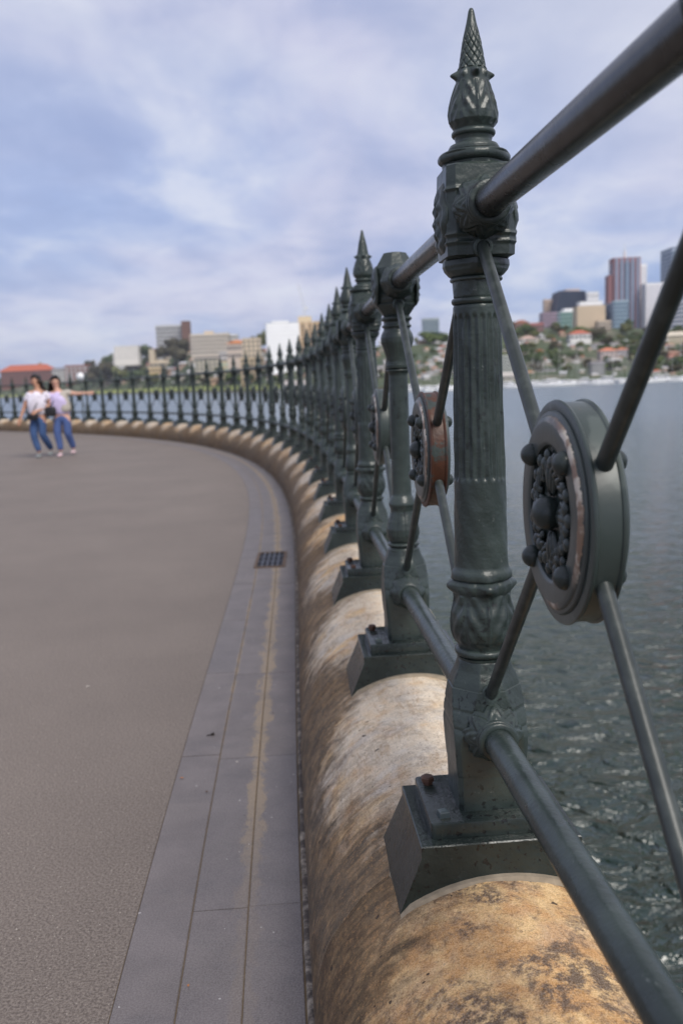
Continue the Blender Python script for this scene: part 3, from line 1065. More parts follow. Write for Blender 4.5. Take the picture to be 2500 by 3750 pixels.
for i in range(-1, LAST - 1):
    a, b2 = post_xy(i), post_xy(i + 1)
    zr, zl = 1.514, .624
    near = i <= 3
    nn = 40 if i <= 1 else (20 if near else 10)
    pipe((*a, zr), (*b2, zr), .0248, RAIL if near else IRON_FAR, 'top_rail', nn)
    pipe((*a, zl), (*b2, zl), .0248, IRON_SMOOTH if near else IRON_FAR, 'bottom_rail', nn)
    fm = .487 if i == 0 else .5
    c = Vector((a[0] + (b2[0] - a[0]) * fm, a[1] + (b2[1] - a[1]) * fm, (zr + zl) / 2 + .009))
    d = Vector((b2[0] - a[0], b2[1] - a[1], 0)).normalized()
    hz = math.atan2(-d.x, d.y)
    lod = 0 if i == 0 else (1 if i in (1, 2) else 2)
    me = DRM_RUST if i == 1 else DRM[lod]
    lab = {0: 'nearest round medallion, grey-green rim with scraped pale ring', 1: 'round medallion with rust-red rim'}.get(i)
    md = put('medallion', me, rail_, c, hz, label=lab)
    for half in (0, PI):
        put('flange', MED[lod][1], md, rz=half)
        if lod < 2:
            put('back_plate', MED[lod][2], md, rz=half)
        if lod < 2 or half == 0:
            put('rosette', MED[lod][3], md, rz=half)
        for k in range(4 if i < 9 else 0):
            aa = PI / 4 + PI / 2 * k
            put('boss', MED[lod][4], md, (0, .0925 * math.cos(aa), .0925 * math.sin(aa)), rz=half)
    # four brace rods
    for sgy, base in ((-1, a), (1, b2)):
        for sgz, zz in ((1, 1.452), (-1, .694)):
            p0 = Vector((*base, zz)) - d * sgy * (.0555 if sgz > 0 else .059)
            tgt = c + d * sgy * .104 + Vector((0, 0, sgz * .060))
            v = (tgt - p0).normalized()
            pipe(p0 - v * .006, tgt, .0100, ROD if near else IRON_FAR, 'brace_rod', 20 if near else 6)

#MARK_END_RAIL
# ------------------------------------------------------------ far shore
def shore_d(x):
    return float(np.interp(x, [-2500, 0, 500, 957, 1512, 4500], [1500, 1250, 950, 500, 305, 305]))
def ridge_d(x):
    return shore_d(x) + float(np.interp(x, [0, 900, 1600, 2500], [160, 170, 260, 330]))
def ridge_y(x):
    return float(np.interp(x, [-2500, 0, 250, 400, 550, 700, 900, 1150, 1512, 1800, 2000, 2500, 4500], [1500, 1408, 1392, 1350, 1320, 1295, 1280, 1280, 1268, 1228, 1205, 1208, 1110]))
def shore_y(x):
    d = shore_d(x)
    # pixel row of the waterline at that distance
    lo, hi = 1200., 1700.
    for _ in range(30):
        m = (lo + hi) / 2
        if at(x, m, d)[2] > WZ:
            lo = m
        else:
            hi = m
    return lo
def ground(x, t):
    """point on the far land: x column, t 0 at the water .. 1 on the ridge .. 2 behind it"""
    d = shore_d(x) + (ridge_d(x) - shore_d(x)) * t
    ys = shore_y(x)
    tt = min(t, 1)
    y = ys + (ridge_y(x) - ys) * tt
    if t <= 0:
        p = at(x, ys, d)
        p[2] = WZ - 3
        return p
    p = at(x, y, d)
    if t > 1:
        p[2] = at(x, ridge_y(x), ridge_d(x))[2] - 4 * (t - 1)
    p[2] += .8
    return p
def spot(x, y):
    ys = shore_y(x)
    t = (ys - y) / (ys - ridge_y(x))
    return ground(x, max(.01, t)), t

def f_hill(nt, b, tc):
    co = tc.outputs['Object']
    n = nt.noise(co, .06, 5, .6)
    c = nt.mix(nt.step(n, .35, .65), (.035, .06, .022), (.075, .09, .035))
    c = nt.mix(nt.step(nt.noise(co, .03, 4), .55, .62), c, (.17, .15, .11))
    nt.put(b.inputs['Base Color'], c)
    b.inputs['Roughness'].default_value = .95
HILL = material('wooded_slope', f_hill)
gx = np.concatenate([np.linspace(-2500, -100, 14), np.linspace(0, 2600, 66), np.linspace(2750, 4500, 10)])
gt = [-.12, -.01, .0, .02, .1, .25, .4, .55, .7, .85, 1, 1.4, 2.2, 3.5]
P = np.array([[ground(x, t) for t in gt] for x in gx])
mb = MB()
mb.grid(P)
put('far_hill', mb.mesh('far_hill', HILL, True), kind='structure')
# grassy foreshore and sandstone sea wall along the left point
mb = MB()
P = []
for x in np.linspace(-600, 1060, 40):
    a = ground(x, .001)
    b_ = ground(x, .10)
    P.append([(a[0], a[1] - 2, WZ - 1), (a[0], a[1] - 2, WZ + 1.0), (a[0], a[1] - 1.5, WZ + 1.2), (b_[0], b_[1], b_[2] + .6)])
mb.grid(np.array(P))
put('foreshore_lawn', mb.mesh('foreshore_lawn', plain('yellow_green_lawn', (.26, .30, .085), .9, .35, .08), True), kind='structure')  # yellow-green grass strip, its own colour
mb = MB()
P = []
for x in np.linspace(-600, 4000, 90):
    a = ground(x, .001)
    P.append([(a[0], a[1] - 3.0, WZ - 1), (a[0], a[1] - 3.0, WZ + .9), (a[0], a[1] - 2.2, WZ + .95)])
mb.grid(np.array(P))
put('stone_embankment', mb.mesh('stone_embankment', plain('tan_embankment', (.26, .19, .12), .9, .4, .2), False), kind='structure')

PAL = {}
def paint(col, var=.10, rough=.8):
    k = (col, var)
    if k not in PAL:
        PAL[k] = plain('render_%d' % len(PAL), col, rough, var, .25)
    return PAL[k]
WHITE, CREAM, PEACH, TAN, BRICK = (.74, .74, .74), (.58, .49, .36), (.60, .42, .27), (.36, .27, .19), (.20, .085, .062)
BROWN, GREY, LGREY, MAUVE = (.17, .095, .075), (.27, .27, .27), (.46, .46, .47), (.33, .24, .29)
ROOFRED, ROOFORANGE, ROOFGREY, ROOFSLATE = (.42, .11, .055), (.50, .19, .07), (.20, .19, .20), (.13, .12, .13)
def f_glass(col, rough=.18):
    def f(nt, b, tc):
        n = nt.noise(tc.outputs['Object'], .15, 2)
        nt.put(b.inputs['Base Color'], nt.mix(n, [v * .7 for v in col], [v * 1.3 for v in col]))
        b.inputs['Roughness'].default_value = rough
        b.inputs['Specular IOR Level'].default_value = .6
    return f
GLASS = material('dark_window_glass', f_glass((.035, .045, .06)))
GLASS_BLUE = material('blue_curtain_glass', f_glass((.07, .11, .17)))
GLASS_TEAL = material('teal_curtain_glass', f_glass((.06, .17, .16)))
GLASS_NAVY = material('navy_curtain_glass', f_glass((.025, .04, .075)))

used_names = []
def building(name, label, x0, x1, yt, yb, d=None, col=WHITE, roof=None, floors=0, cols=0, yaw=0.0, depth=.8, band=None, rooftop=None,
             win=GLASS, rstyle='flat', eaves=.05, ww=.55, wh=.5, group=None, cat=None, fins=None, stepl=None, ant=None):
    xc = (x0 + x1) / 2
    g, t = spot(xc, yb)
    if d is None:
        d = g[1]
        zb = g[2] - 6
    else:
        zb = at(xc, yb, d)[2] - 6
    L, Rr = at(x0, yb, d), at(x1, yb, d)
    wid = (Rr[0] - L[0]) * (1 / (abs(math.cos(yaw)) + depth * abs(math.sin(yaw)) * .9))
    ht = at(xc, yt, d)[2] - zb
    dep = wid * depth
    cx = (L[0] + Rr[0]) / 2
    root = put(name, None, loc=(cx, d + dep / 2, zb), rz=yaw, label=label, cat=cat or ('tower' if 'tower' in name else ('house' if 'house' in name else 'building')), group=group)
    hw, hd = wid / 2, dep / 2
    roofh = 0
    if rstyle != 'flat':
        roofh = min(ht * .26, wid * .18)
    hb = ht - roofh
    mb = MB()
    mb.box((0, 0, hb / 2), (hw, hd, hb / 2))
    put('wall', mb.mesh('wall', paint(col), False), root)
    if floors:
        mb = MB()
        z0, z1 = 6 + .03 * hb, hb * .97
        fh = (z1 - z0) / floors
        pr = max(.04, wid * .004)
        for f in range(floors):
            zc_ = z0 + fh * (f + .5)
            for side in range(3):
                span = hw if side == 0 else hd
                nc = cols if side == 0 else max(1, int(cols * depth))
                cw = 2 * span / nc
                for c in range(nc):
                    u = -span + cw * (c + .5)
                    h = (cw * ww / 2, .12, fh * wh / 2)
                    if side == 0:
                        mb.box((u, -hd - pr + .10, zc_), h)
                    else:
                        sx = 1 if side == 1 else -1
                        mb.box((sx * (hw + pr - .10), u, zc_), (.12, cw * ww / 2, fh * wh / 2))
        put('window', mb.mesh('window', win, False), root, kind='stuff')
        if band:
            mb = MB()
            for f in range(floors + 1):
                mb.box((0, -hd - pr * 2.5, z0 + fh * f), (hw * 1.005, pr * 2.5, fh * .14))
            put('balcony', mb.mesh('balcony', paint(band), False), root, kind='stuff')
    if fins:
        mb = MB()
        ncol, fc = fins
        for c in range(ncol):
            u = -hw + 2 * hw * (c + .5) / ncol
            mb.box((u, -hd - wid * .012, hb / 2 + 2), (wid / ncol * .22, wid * .014, hb / 2 - 2))
        put('facade_fin', mb.mesh('facade_fin', paint(fc), False), root, kind='stuff')
    if rstyle == 'flat':
        mb = MB()
        mb.box((0, 0, hb + wid * .010), (hw * 1.02, hd * 1.02, wid * .012))
        put('roof', mb.mesh('roof', paint(roof or col, .12), False), root)
    else:
        e = 1 + eaves * 2
        mb = MB()
        if rstyle == 'hip':
            r = max(.15, 1 - hd / max(hw, 1e-3)) if hw > hd else .12
            vs = [(-hw * e, -hd * e, hb), (hw * e, -hd * e, hb), (hw * e, hd * e, hb), (-hw * e, hd * e, hb), (-hw * r, 0, hb + roofh), (hw * r, 0, hb + roofh)]
            fs = [(0, 1, 5, 4), (1, 2, 5), (2, 3, 4, 5), (3, 0, 4), (3, 2, 1, 0)]
        else:
            vs = [(-hw * e, -hd * e, hb), (hw * e, -hd * e, hb), (hw * e, hd * e, hb), (-hw * e, hd * e, hb), (-hw * e, 0, hb + roofh), (hw * e, 0, hb + roofh)]
            fs = [(0, 1, 5, 4), (1, 2, 5), (2, 3, 4, 5), (3, 0, 4), (3, 2, 1, 0)]
        mb.add(vs, fs)
        ro = put('roof', mb.mesh('roof', paint(roof or ROOFRED, .2), False), root)
        mb = MB()
        mb.box((hw * .45, hd * .2, hb + roofh * .75), (wid * .03, wid * .03, roofh * .5))
        put('chimney', mb.mesh('chimney', paint(TAN), False), ro)
    if rooftop:
        fx, fw, fh_, c = rooftop
        mb = MB()
        hh = fh_ * ht / 2
        mb.box((hw * fx, 0, hb + wid * .022 + hh), (hw * fw, hd * .7, hh))
        put('plant_room', mb.mesh('plant_room', paint(c), False), root)
    if stepl:
        f0, f1 = stepl
        mb = MB()
        mb.box((-hw * (1 + f0), hd * .1, hb * f1 / 2), (hw * f0, hd * .8, hb * f1 / 2))
        put('side_wing', mb.mesh('side_wing', paint(col), False), root)
    if ant:
        mb = MB()
        mb.tube((0, 0, hb), (0, 0, hb + ant * .75), wid * .055, wid * .05, 8)
        mb.tube((0, 0, hb + ant * .75), (0, 0, hb + ant * 1.5), wid * .018, wid * .004, 6)
        put('antenna', mb.mesh('antenna', paint(WHITE), False), root)
    used_names.append((label, xc, (yt + yb) / 2))
    return root

# left point, from the left edge of the view
building('brick_terrace', 'long red brick terrace with orange-red tiled roof at the far left shore', 6, 196, 1334, 1412, col=BRICK, roof=ROOFRED, rstyle='hip', floors=4, cols=16, depth=.3, ww=.42)
building('apartment_block', 'small white gabled block between the brick terrace and the red bay-windowed flats', 194, 240, 1346, 1405, col=(.55, .53, .5), rstyle='gable', roof=ROOFGREY, floors=4, cols=4)
building('apartment_block', 'dark red flats with pale bay windows left of the first trees', 242, 322, 1338, 1405, col=BRICK, roof=ROOFRED, floors=4, cols=5, win=paint(LGREY), ww=.6, wh=.7)
building('white_house', 'bright white hillside house above the trees, left of the grey slab tower', 421, 508, 1267, 1318, d=1040, col=(.78, .74, .68), roof=WHITE, floors=4, cols=7, ww=.32, wh=.3, stepl=(.10, .72))
building('slab_tower', 'grey-white slab tower with a grid of balconies on the left skyline', 578, 674, 1191, 1330, d=1010, col=(.42, .41, .40), roof=(.6, .6, .6), floors=9, cols=8, ww=.5, wh=.5, band=(.55, .55, .55), depth=.4)
building('stair_tower', 'narrow brown brick tower joined to the right of the grey slab tower', 673, 703, 1175, 1340, d=1000, col=BROWN, floors=0, roof=BROWN, depth=1)
building('house', 'cream house with a small round turret below the grey slab tower', 549, 625, 1316, 1362, col=CREAM, roof=(.45, .38, .28), rstyle='hip', floors=2, cols=5, rooftop=(-.8, .22, .8, CREAM))
building('house', 'low yellow house under the cream turreted one', 541, 598, 1345, 1368, col=(.62, .47, .26), roof=CREAM, floors=1, cols=5, d=930)
building('house', 'mauve-roofed house on the slope below the bright white house', 474, 546, 1313, 1362, col=(.36, .31, .33), roof=(.30, .23, .29), rstyle='hip', floors=2, cols=4)
building('white_house', 'small white house half hidden by trees, left of the mauve-roofed one', 412, 458, 1322, 1360, col=(.68, .68, .68), rstyle='gable', roof=LGREY, floors=2, cols=3)
building('apartment_block', 'long low cream apartment block with a taller centre, right of the brown tower', 700, 840, 1224, 1300, d=760, col=(.62, .54, .44), floors=5, cols=14, ww=.5, roof=CREAM, depth=.4, rooftop=(-.05, .22, .10, (.66, .55, .43)), band=(.72, .66, .58))
building('apartment_block', 'white block with wide balconies behind the orange-roofed house', 800, 872, 1226, 1300, d=770, col=(.66, .64, .60), floors=5, cols=5, ww=.8, band=WHITE)
building('house', 'grey-roofed white house stepping down the slope under the cream block', 706, 764, 1268, 1330, col=(.60, .60, .62), roof=ROOFGREY, rstyle='hip', floors=3, cols=4)
building('house', 'wide cream terrace house with a dark grey roof above the shore lawn', 716, 812, 1294, 1376, col=(.55, .49, .37), roof=ROOFSLATE, rstyle='hip', floors=4, cols=6, ww=.6, band=(.62, .58, .48))
building('orange_roofed_house', 'house with a large orange tiled roof left of the big white block', 832, 908, 1243, 1318, col=(.60, .50, .42), roof=ROOFORANGE, rstyle='hip', floors=2, cols=6, d=640)
building('apartment_block', 'cream flats stepping up between the orange roof and the big white block', 890, 956, 1238, 1330, col=(.60, .50, .37), floors=5, cols=4, ww=.42, roof=CREAM, d=610)
building('apartment_block', 'pale pink-grey flats below the orange-roofed house', 806, 880, 1288, 1372, col=(.52, .48, .47), floors=4, cols=5, band=(.62, .60, .58))
building('apartment_block', 'yellow-cream flats with one turquoise bay above the lawn', 812, 866, 1322, 1388, col=(.60, .50, .31), floors=3, cols=4, win=paint((.33, .52, .48)), ww=.5)
building('apartment_block', 'sandy yellow flats below the cream stepped ones', 884, 966, 1310, 1402, col=(.55, .43, .27), floors=5, cols=5)
building('white_tower', 'big bright white apartment block with a fine window grid, tallest on the left shore', 978, 1104, 1183, 1400, d=545, col=(.93, .93, .93), roof=WHITE, floors=14, cols=14, ww=.40, wh=.30, win=paint((.66, .67, .71)), depth=.5, yaw=.12, rooftop=(-.12, .5, .03, WHITE))
building('cream_tower', 'tan and cream tower behind the white block with a stepped cap', 1090, 1196, 1178, 1390, d=570, col=(.50, .36, .22), roof=CREAM, floors=13, cols=9, ww=.55, rooftop=(-.35, .45, .08, (.66, .54, .36)), fins=(4, (.66, .50, .33)))
building('kiosk', 'small peach-coloured pavilion standing on the shore lawn', 772, 812, 1378, 1410, col=(.58, .38, .23), roof=(.5, .38, .26), floors=1, cols=3, rstyle='hip')
building('boathouse', 'long white boathouse at the water below the white block', 1030, 1130, 1392, 1428, col=(.62, .57, .52), roof=(.40, .36, .34), floors=1, cols=8, rstyle='gable', cat='boathouse')

# right shore: North side city
building('glass_tower', 'green-grey glass tower seen in the gap between the second post and the nearest one', 1551, 1610, 1166, 1300, d=620, col=(.34, .40, .40), win=GLASS_BLUE, floors=10, cols=5, ww=.8, wh=.7, roof=GREY)
building('peach_tower', 'slim peach tower left of the dark wedge-shaped office', 1994, 2030, 1096, 1260, d=760, col=(.62, .47, .38), floors=14, cols=4, roof=PEACH)
# wedge-shaped dark office
def wedge(label, xl0, xl1, xr0, xr1, yt, yb, d, mat_):
    A, B_, C_, D_ = at(xl0, yb, d), at(xr0, yb, d), at(xr1, yt, d), at(xl1, yt, d)
    root = put('wedge_office', None, loc=(float(A[0]), d, float(A[2]) - 8), label=label, cat='building')
    mb = MB()
    dp = 26
    fr = [(0, 0, 0), (B_[0] - A[0], 0, 0), (C_[0] - A[0], 0, C_[2] - A[2] + 8), (D_[0] - A[0], 0, D_[2] - A[2] + 8)]
    vs = fr + [(x, dp, z) for x, y, z in fr]
    mb.add(vs, [(0, 1, 2, 3), (5, 4, 7, 6), (1, 5, 6, 2), (4, 0, 3, 7), (3, 2, 6, 7), (0, 4, 5, 1)])
    put('wall', mb.mesh('wall', mat_, False), root)
    mb = MB()
    H = C_[2] - A[2] + 8
    for k in range(12):
        z = 8 + (H - 8) * (k + .5) / 12
        f = z / H
        xa = (fr[3][0]) * f
        xb = fr[1][0] + (fr[2][0] - fr[1][0]) * f
        mb.box(((xa + xb) / 2, -.1, z), ((xb - xa) / 2 - .5, .25, H / 12 * .28))
    put('window', mb.mesh('window', GLASS_NAVY, False), root, kind='stuff')
    mb = MB()
    mb.box(((fr[3][0] * .4 + fr[2][0] * .6), dp / 2, H + 1.2), (abs(fr[2][0] - fr[3][0]) * .28, 6, 1.4))
    put('plant_room', mb.mesh('plant_room', paint((.6, .52, .5)), False), root)
wedge('dark slate-blue office with a sloping left side on the right skyline', 2016, 2050, 2152, 2142, 1064, 1180, 740, paint((.075, .08, .115)))
building('white_office', 'small white tower top showing right of the dark wedge office', 2150, 2192, 1068, 1200, d=800, col=(.80, .80, .82), floors=6, cols=4, ww=.3, roof=WHITE)
building('mauve_office', 'low mauve brick block in front of the dark wedge office', 1986, 2054, 1144, 1232, d=680, col=(.33, .25, .31), floors=6, cols=6, roof=(.38, .3, .36))
building('teal_office', 'teal glass office with a white top left of the cream apartments', 2052, 2116, 1140, 1235, d=640, col=(.40, .50, .47), win=GLASS_TEAL, floors=6, cols=5, ww=.85, wh=.75, roof=WHITE, rooftop=(.1, .6, .08, (.8, .8, .8)))
building('cream_apartments', 'cream apartment tower with a long white rooftop, centre of the right skyline', 2113, 2216, 1120, 1270, d=610, col=(.66, .53, .38), floors=11, cols=9, ww=.5, wh=.42, depth=.6, roof=(.36, .3, .25), rooftop=(.05, .82, .085, (.82, .82, .82)), win=paint((.27, .22, .18)))
building('cream_annex', 'lower cream terraced annex right of the cream apartment tower', 2188, 2237, 1174, 1262, d=600, col=(.60, .49, .38), floors=7, cols=4, ww=.8, band=(.68, .58, .47))
building('navy_office', 'dark navy glass office right of the cream apartments', 2214, 2304, 1112, 1262, d=650, col=(.085, .10, .15), win=GLASS_NAVY, floors=11, cols=6, ww=.8, wh=.6, roof=(.16, .19, .24))
building('blue_office', 'pale blue glass office front standing before the red-brown tower', 2248, 2300, 1100, 1240, d=636, col=(.28, .38, .46), win=GLASS_BLUE, floors=9, cols=4, ww=.8, wh=.6, roof=(.6, .66, .7))
building('red_brown_tower', 'tall red-brown tower with vertical blue glass strips and a white mast', 2246, 2343, 944, 1240, d=700, col=(.30, .15, .155), win=GLASS_BLUE, floors=1, cols=6, ww=.42, wh=.96, roof=(.30, .10, .10), depth=.6, fins=(5, (.24, .30, .40)), stepl=(.16, .82), ant=8)
building('white_tower', 'slim white balconied tower touching the right of the red-brown one', 2342, 2366, 966, 1240, d=712, col=(.80, .80, .82), floors=26, cols=2, ww=.8, wh=.35, win=paint((.40, .41, .46)))
building('white_grid_office', 'broad white office with a dense grid of windows, right skyline', 2362, 2462, 1036, 1240, d=690, col=(.80, .79, .80), floors=17, cols=10, ww=.72, wh=.42, win=paint((.33, .32, .38)), roof=WHITE, depth=.5)
building('banded_office', 'grey-blue banded office at the right edge, beyond the nearest dark rod', 2448, 2570, 1100, 1250, d=655, col=(.42, .44, .50), floors=9, cols=1, ww=.97, wh=.45, win=GLASS_NAVY)
building('glass_tower', 'blue-grey glass tower cut by the right edge of the view', 2456, 2600, 905, 1250, d=780, col=(.36, .42, .52), win=GLASS_BLUE, floors=22, cols=8, ww=.85, wh=.7, roof=(.17, .2, .27))
building('red_roofed_house', 'white house with a red roof in front of the cream apartment tower', 2088, 2164, 1207, 1246, d=520, col=(.76, .74, .72), roof=(.46, .13, .08), rstyle='hip', floors=1, cols=5)
building('red_roofed_house', 'brick house with a dull red roof, first building right of the nearest post', 1886, 1936, 1170, 1222, col=(.32, .17, .12), roof=(.30, .12, .08), rstyle='hip', floors=2, cols=4, d=570)
building('red_roofed_house', 'second dull red roof left of the mauve block', 1938, 1990, 1180, 1222, col=(.28, .16, .15), roof=(.26, .10, .09), rstyle='gable', floors=2, cols=4, d=575)
building('white_house', 'white cottage on the slope just right of the nearest post', 1904, 1966, 1228, 1262, col=(.68, .64, .60), roof=(.5, .36, .30), rstyle='hip', floors=1, cols=4)
building('orange_roofed_house', 'large pink-white house with an orange hipped roof above the moored boats', 2200, 2262, 1272, 1345, col=(.60, .50, .47), roof=(.56, .20, .12), rstyle='hip', floors=4, cols=4)
building('orange_roofed_house', 'orange-roofed house standing right beside the larger pink-white one', 2258, 2300, 1272, 1312, col=(.46, .42, .44), roof=(.52, .20, .11), rstyle='hip', floors=2, cols=3)
building('white_house', 'tall white flats under the orange-roofed pair', 2228, 2276, 1312, 1362, col=(.62, .61, .60), floors=4, cols=3, ww=.5)
building('waterside_house', 'grey timbered house right on the water below the orange roofs', 2166, 2214, 1322, 1382, col=(.36, .36, .36), roof=ROOFGREY, rstyle='gable', floors=3, cols=4)
building('apartment_block', 'pale green-grey block by the water just right of the nearest post', 1838, 1896, 1300, 1385, col=(.44, .46, .42), floors=5, cols=5, band=(.5, .52, .48))
building('boathouse', 'long pale boatshed at the water right of the nearest post', 1842, 1920, 1362, 1402, col=(.52, .49, .43), roof=(.45, .42, .38), rstyle='gable', floors=1, cols=6, cat='boathouse')
building('cream_house', 'cream school-like house at the right edge between two rods', 2440, 2530, 1212, 1262, col=(.62, .54, .40), roof=(.56, .5, .4), rstyle='gable', floors=2, cols=7)
building('brick_house', 'small brick house under the cream one at the right edge', 2448, 2488, 1284, 1318, col=(.42, .26, .19), roof=(.36, .18, .12), rstyle='hip', floors=2, cols=3)
building('pink_house', 'pinkish house above the right-edge boats', 2450, 2482, 1298, 1340, col=(.56, .40, .34), roof=ROOFRED, rstyle='hip', floors=2, cols=3)

# small houses of the terraced slopes, where the photograph shows only roofs and walls
hcol = [((.66, .64, .62), 'white'), ((.56, .50, .40), 'cream'), ((.48, .34, .25), 'sandy'), ((.40, .38, .38), 'grey')]
rcol = [(ROOFRED, 'red', 'hip'), (ROOFGREY, 'grey', 'gable'), ((.44, .23, .15), 'brown', 'hip'), ((.56, .56, .58), 'pale metal', 'gable')]
AREAS = [  # x0, x1, y0, y1, n, where
    (1380, 1470, 1262, 1400, 18, 'left of the second post'),
    (1530, 1650, 1240, 1405, 26, 'between second and nearest post'),
    (1850, 2085, 1235, 1385, 34, 'right of the nearest post'),
    (2085, 2330, 1245, 1388, 26, 'behind the nearest medallion rod'),
    (2350, 2530, 1250, 1388, 24, 'at the right edge'),
    (330, 560, 1335, 1410, 12, 'among the trees of the point'),
    (560, 980, 1288, 1402, 48, 'above the left shore lawn'),
    (960, 1180, 1300, 1410, 14, 'below the big white block')]
rh = random.Random(21)
from collections import defaultdict
cnt_ = defaultdict(list)
for (x0, x1, y0, y1, n, where) in AREAS:
    placed = []
    tries = 0
    while len(placed) < n and tries < 400:
        tries += 1
        x, y = rh.uniform(x0, x1), rh.uniform(y0, y1)
        if all(abs(x - a) > 13 or abs(y - b_) > 9 for a, b_ in placed):
            placed.append((x, y))
    placed.sort(key=lambda p: p[1])
    for x, y in placed:
        k, r_ = rh.choice([0, 0, 1, 1, 2] if x > 1200 else [0, 0, 1, 1, 2]), rh.choice([0, 1, 2, 3, 3])
        (c, cn), (rc, rn, rs) = hcol[k], rcol[r_]
        wpx, hpx = rh.uniform(16, 34), rh.uniform(15, 26)
        lab = '%s house with a %s roof %s' % (cn, rn, where)
        nm = 'hillside_house'
        b_ = building(nm, lab, x - wpx / 2, x + wpx / 2, y - hpx, y, col=c, roof=rc, rstyle=rs, floors=2 if hpx < 20 else 3, cols=3, yaw=rh.uniform(-.5, .5), depth=.7, cat='house', group='houses ' + where)
        cnt_[lab].append((x, b_))
ORD = ['first', 'second', 'third', 'fourth', 'fifth', 'sixth', 'seventh', 'eighth', 'ninth', 'tenth', 'eleventh', 'twelfth', 'thirteenth', 'fourteenth', 'fifteenth', 'sixteenth', 'seventeenth', 'eighteenth', 'nineteenth', 'twentieth']
def rank(table):
    for lab, lst in table.items():
        if len(lst) > 1:
            lst.sort(key=lambda p: p[0])
            for k, (_, o) in enumerate(lst):
                o['label'] = lab + (', leftmost' if k == 0 else (', rightmost' if k == len(lst) - 1 else ', %s from left' % ORD[min(k, 19)]))
rank(cnt_)

# ------------------------------------------------------------ trees
def f_leaf(c1, c2):
    def f(nt, b, tc):
        oi = nt.new('ShaderNodeObjectInfo')
        n = nt.noise(tc.outputs['Object'], 2.2, 3)
        c = nt.mix(nt.step(n, .35, .65), c1, c2)
        c = nt.mix(nt.math('MULTIPLY', oi.outputs['Random'], .4), c, [v * .55 for v in c2])
        nt.put(b.inputs['Base Color'], c)
        b.inputs['Roughness'].default_value = .7
        b.inputs['Specular IOR Level'].default_value = .25
    return f
LEAF = [material('dark_green_leaf', f_leaf((.045, .075, .028), (.085, .115, .042))), material('olive_leaf', f_leaf((.085, .10, .035), (.16, .165, .06))),
        material('fresh_green_leaf', f_leaf((.065, .10, .025), (.13, .17, .05))), material('brown_green_leaf', f_leaf((.055, .05, .026), (.095, .085, .045)))]
BARK = plain('bark', (.12, .09, .07), .9, .3, 3)
def crown_mesh(seed, mat, leaves=520):
    r = np.random.default_rng(seed)
    nb = 9
    cs = r.normal(0, .42, (nb, 3)) * [1, 1, .6]
    rs = r.uniform(.35, .62, nb)
    mb = MB()
    for k in range(leaves):
        j = r.integers(nb)
        d = r.normal(0, 1, 3)
        d /= np.linalg.norm(d)
        p = cs[j] + d * rs[j] * r.uniform(.72, 1.05) * [1, 1, .8]
        n = d + r.normal(0, .5, 3)
        n /= np.linalg.norm(n)
        u = np.cross(n, [0, 0, 1.01])
        u /= np.linalg.norm(u) + 1e-6
        v = np.cross(n, u)
        s_ = r.uniform(.07, .15)
        mb.add([p - u * s_, p + v * s_ * .7, p + u * s_, p - v * s_ * .7], [(0, 1, 2, 3)])
    # inner mass so that the crown is not see-through
    for j in range(nb):
        mb.ball(cs[j], rs[j] * .80, 7, sc3=(1, 1, .8))
    return mb.mesh('crown', mat, False)
CROWNS = [[crown_mesh(10 * m + k, LEAF[m]) for k in range(3)] for m in range(4)]
def trunk_mesh():
    mb = MB()
    mb.tube((0, 0, 0), (.03, .02, 1.0), .07, .045, 7)
    for a in (0, 2.1, 4.2):
        mb.tube((.03, .02, .85), (.03 + .35 * math.cos(a), .02 + .35 * math.sin(a), 1.5), .035, .015, 5)
    return mb.mesh('trunk', BARK, True)
TRUNK = trunk_mesh()
def tree(x, y, wpx, hpx, m, label, group, d=None):
    """x, y: foot; wpx, hpx: crown width and full height in the measured picture"""
    g, t = spot(x, y)
    d = g[1] if d is None else d
    zb = g[2] if d == g[1] else at(x, y, d)[2]
    unit = d / F
    W, H = wpx * unit, hpx * unit
    root = put('tree', None, loc=(float(at(x, y, d)[0]), d, zb), rz=rh.uniform(0, 6), label=label, cat='tree', group=group)
    c = put('crown', rh.choice(CROWNS[m]), root, (0, 0, H * .58))
    c.scale = (W / 1.9, W / 1.9, H * .42 / .78)
    tr = put('trunk', TRUNK, root)
    tr.scale = (H * .5, H * .5, H * .32)
    return root
TN = ['dark green', 'olive green', 'fresh green', 'brownish green']
tcnt = defaultdict(list)
def named_tree(x, y, w_, h_, m, where, d=None):
    lab = '%s bushy tree %s' % (TN[m], where)
    tcnt[lab].append((x, tree(x, y, w_, h_, m, lab, 'trees ' + where, d)))
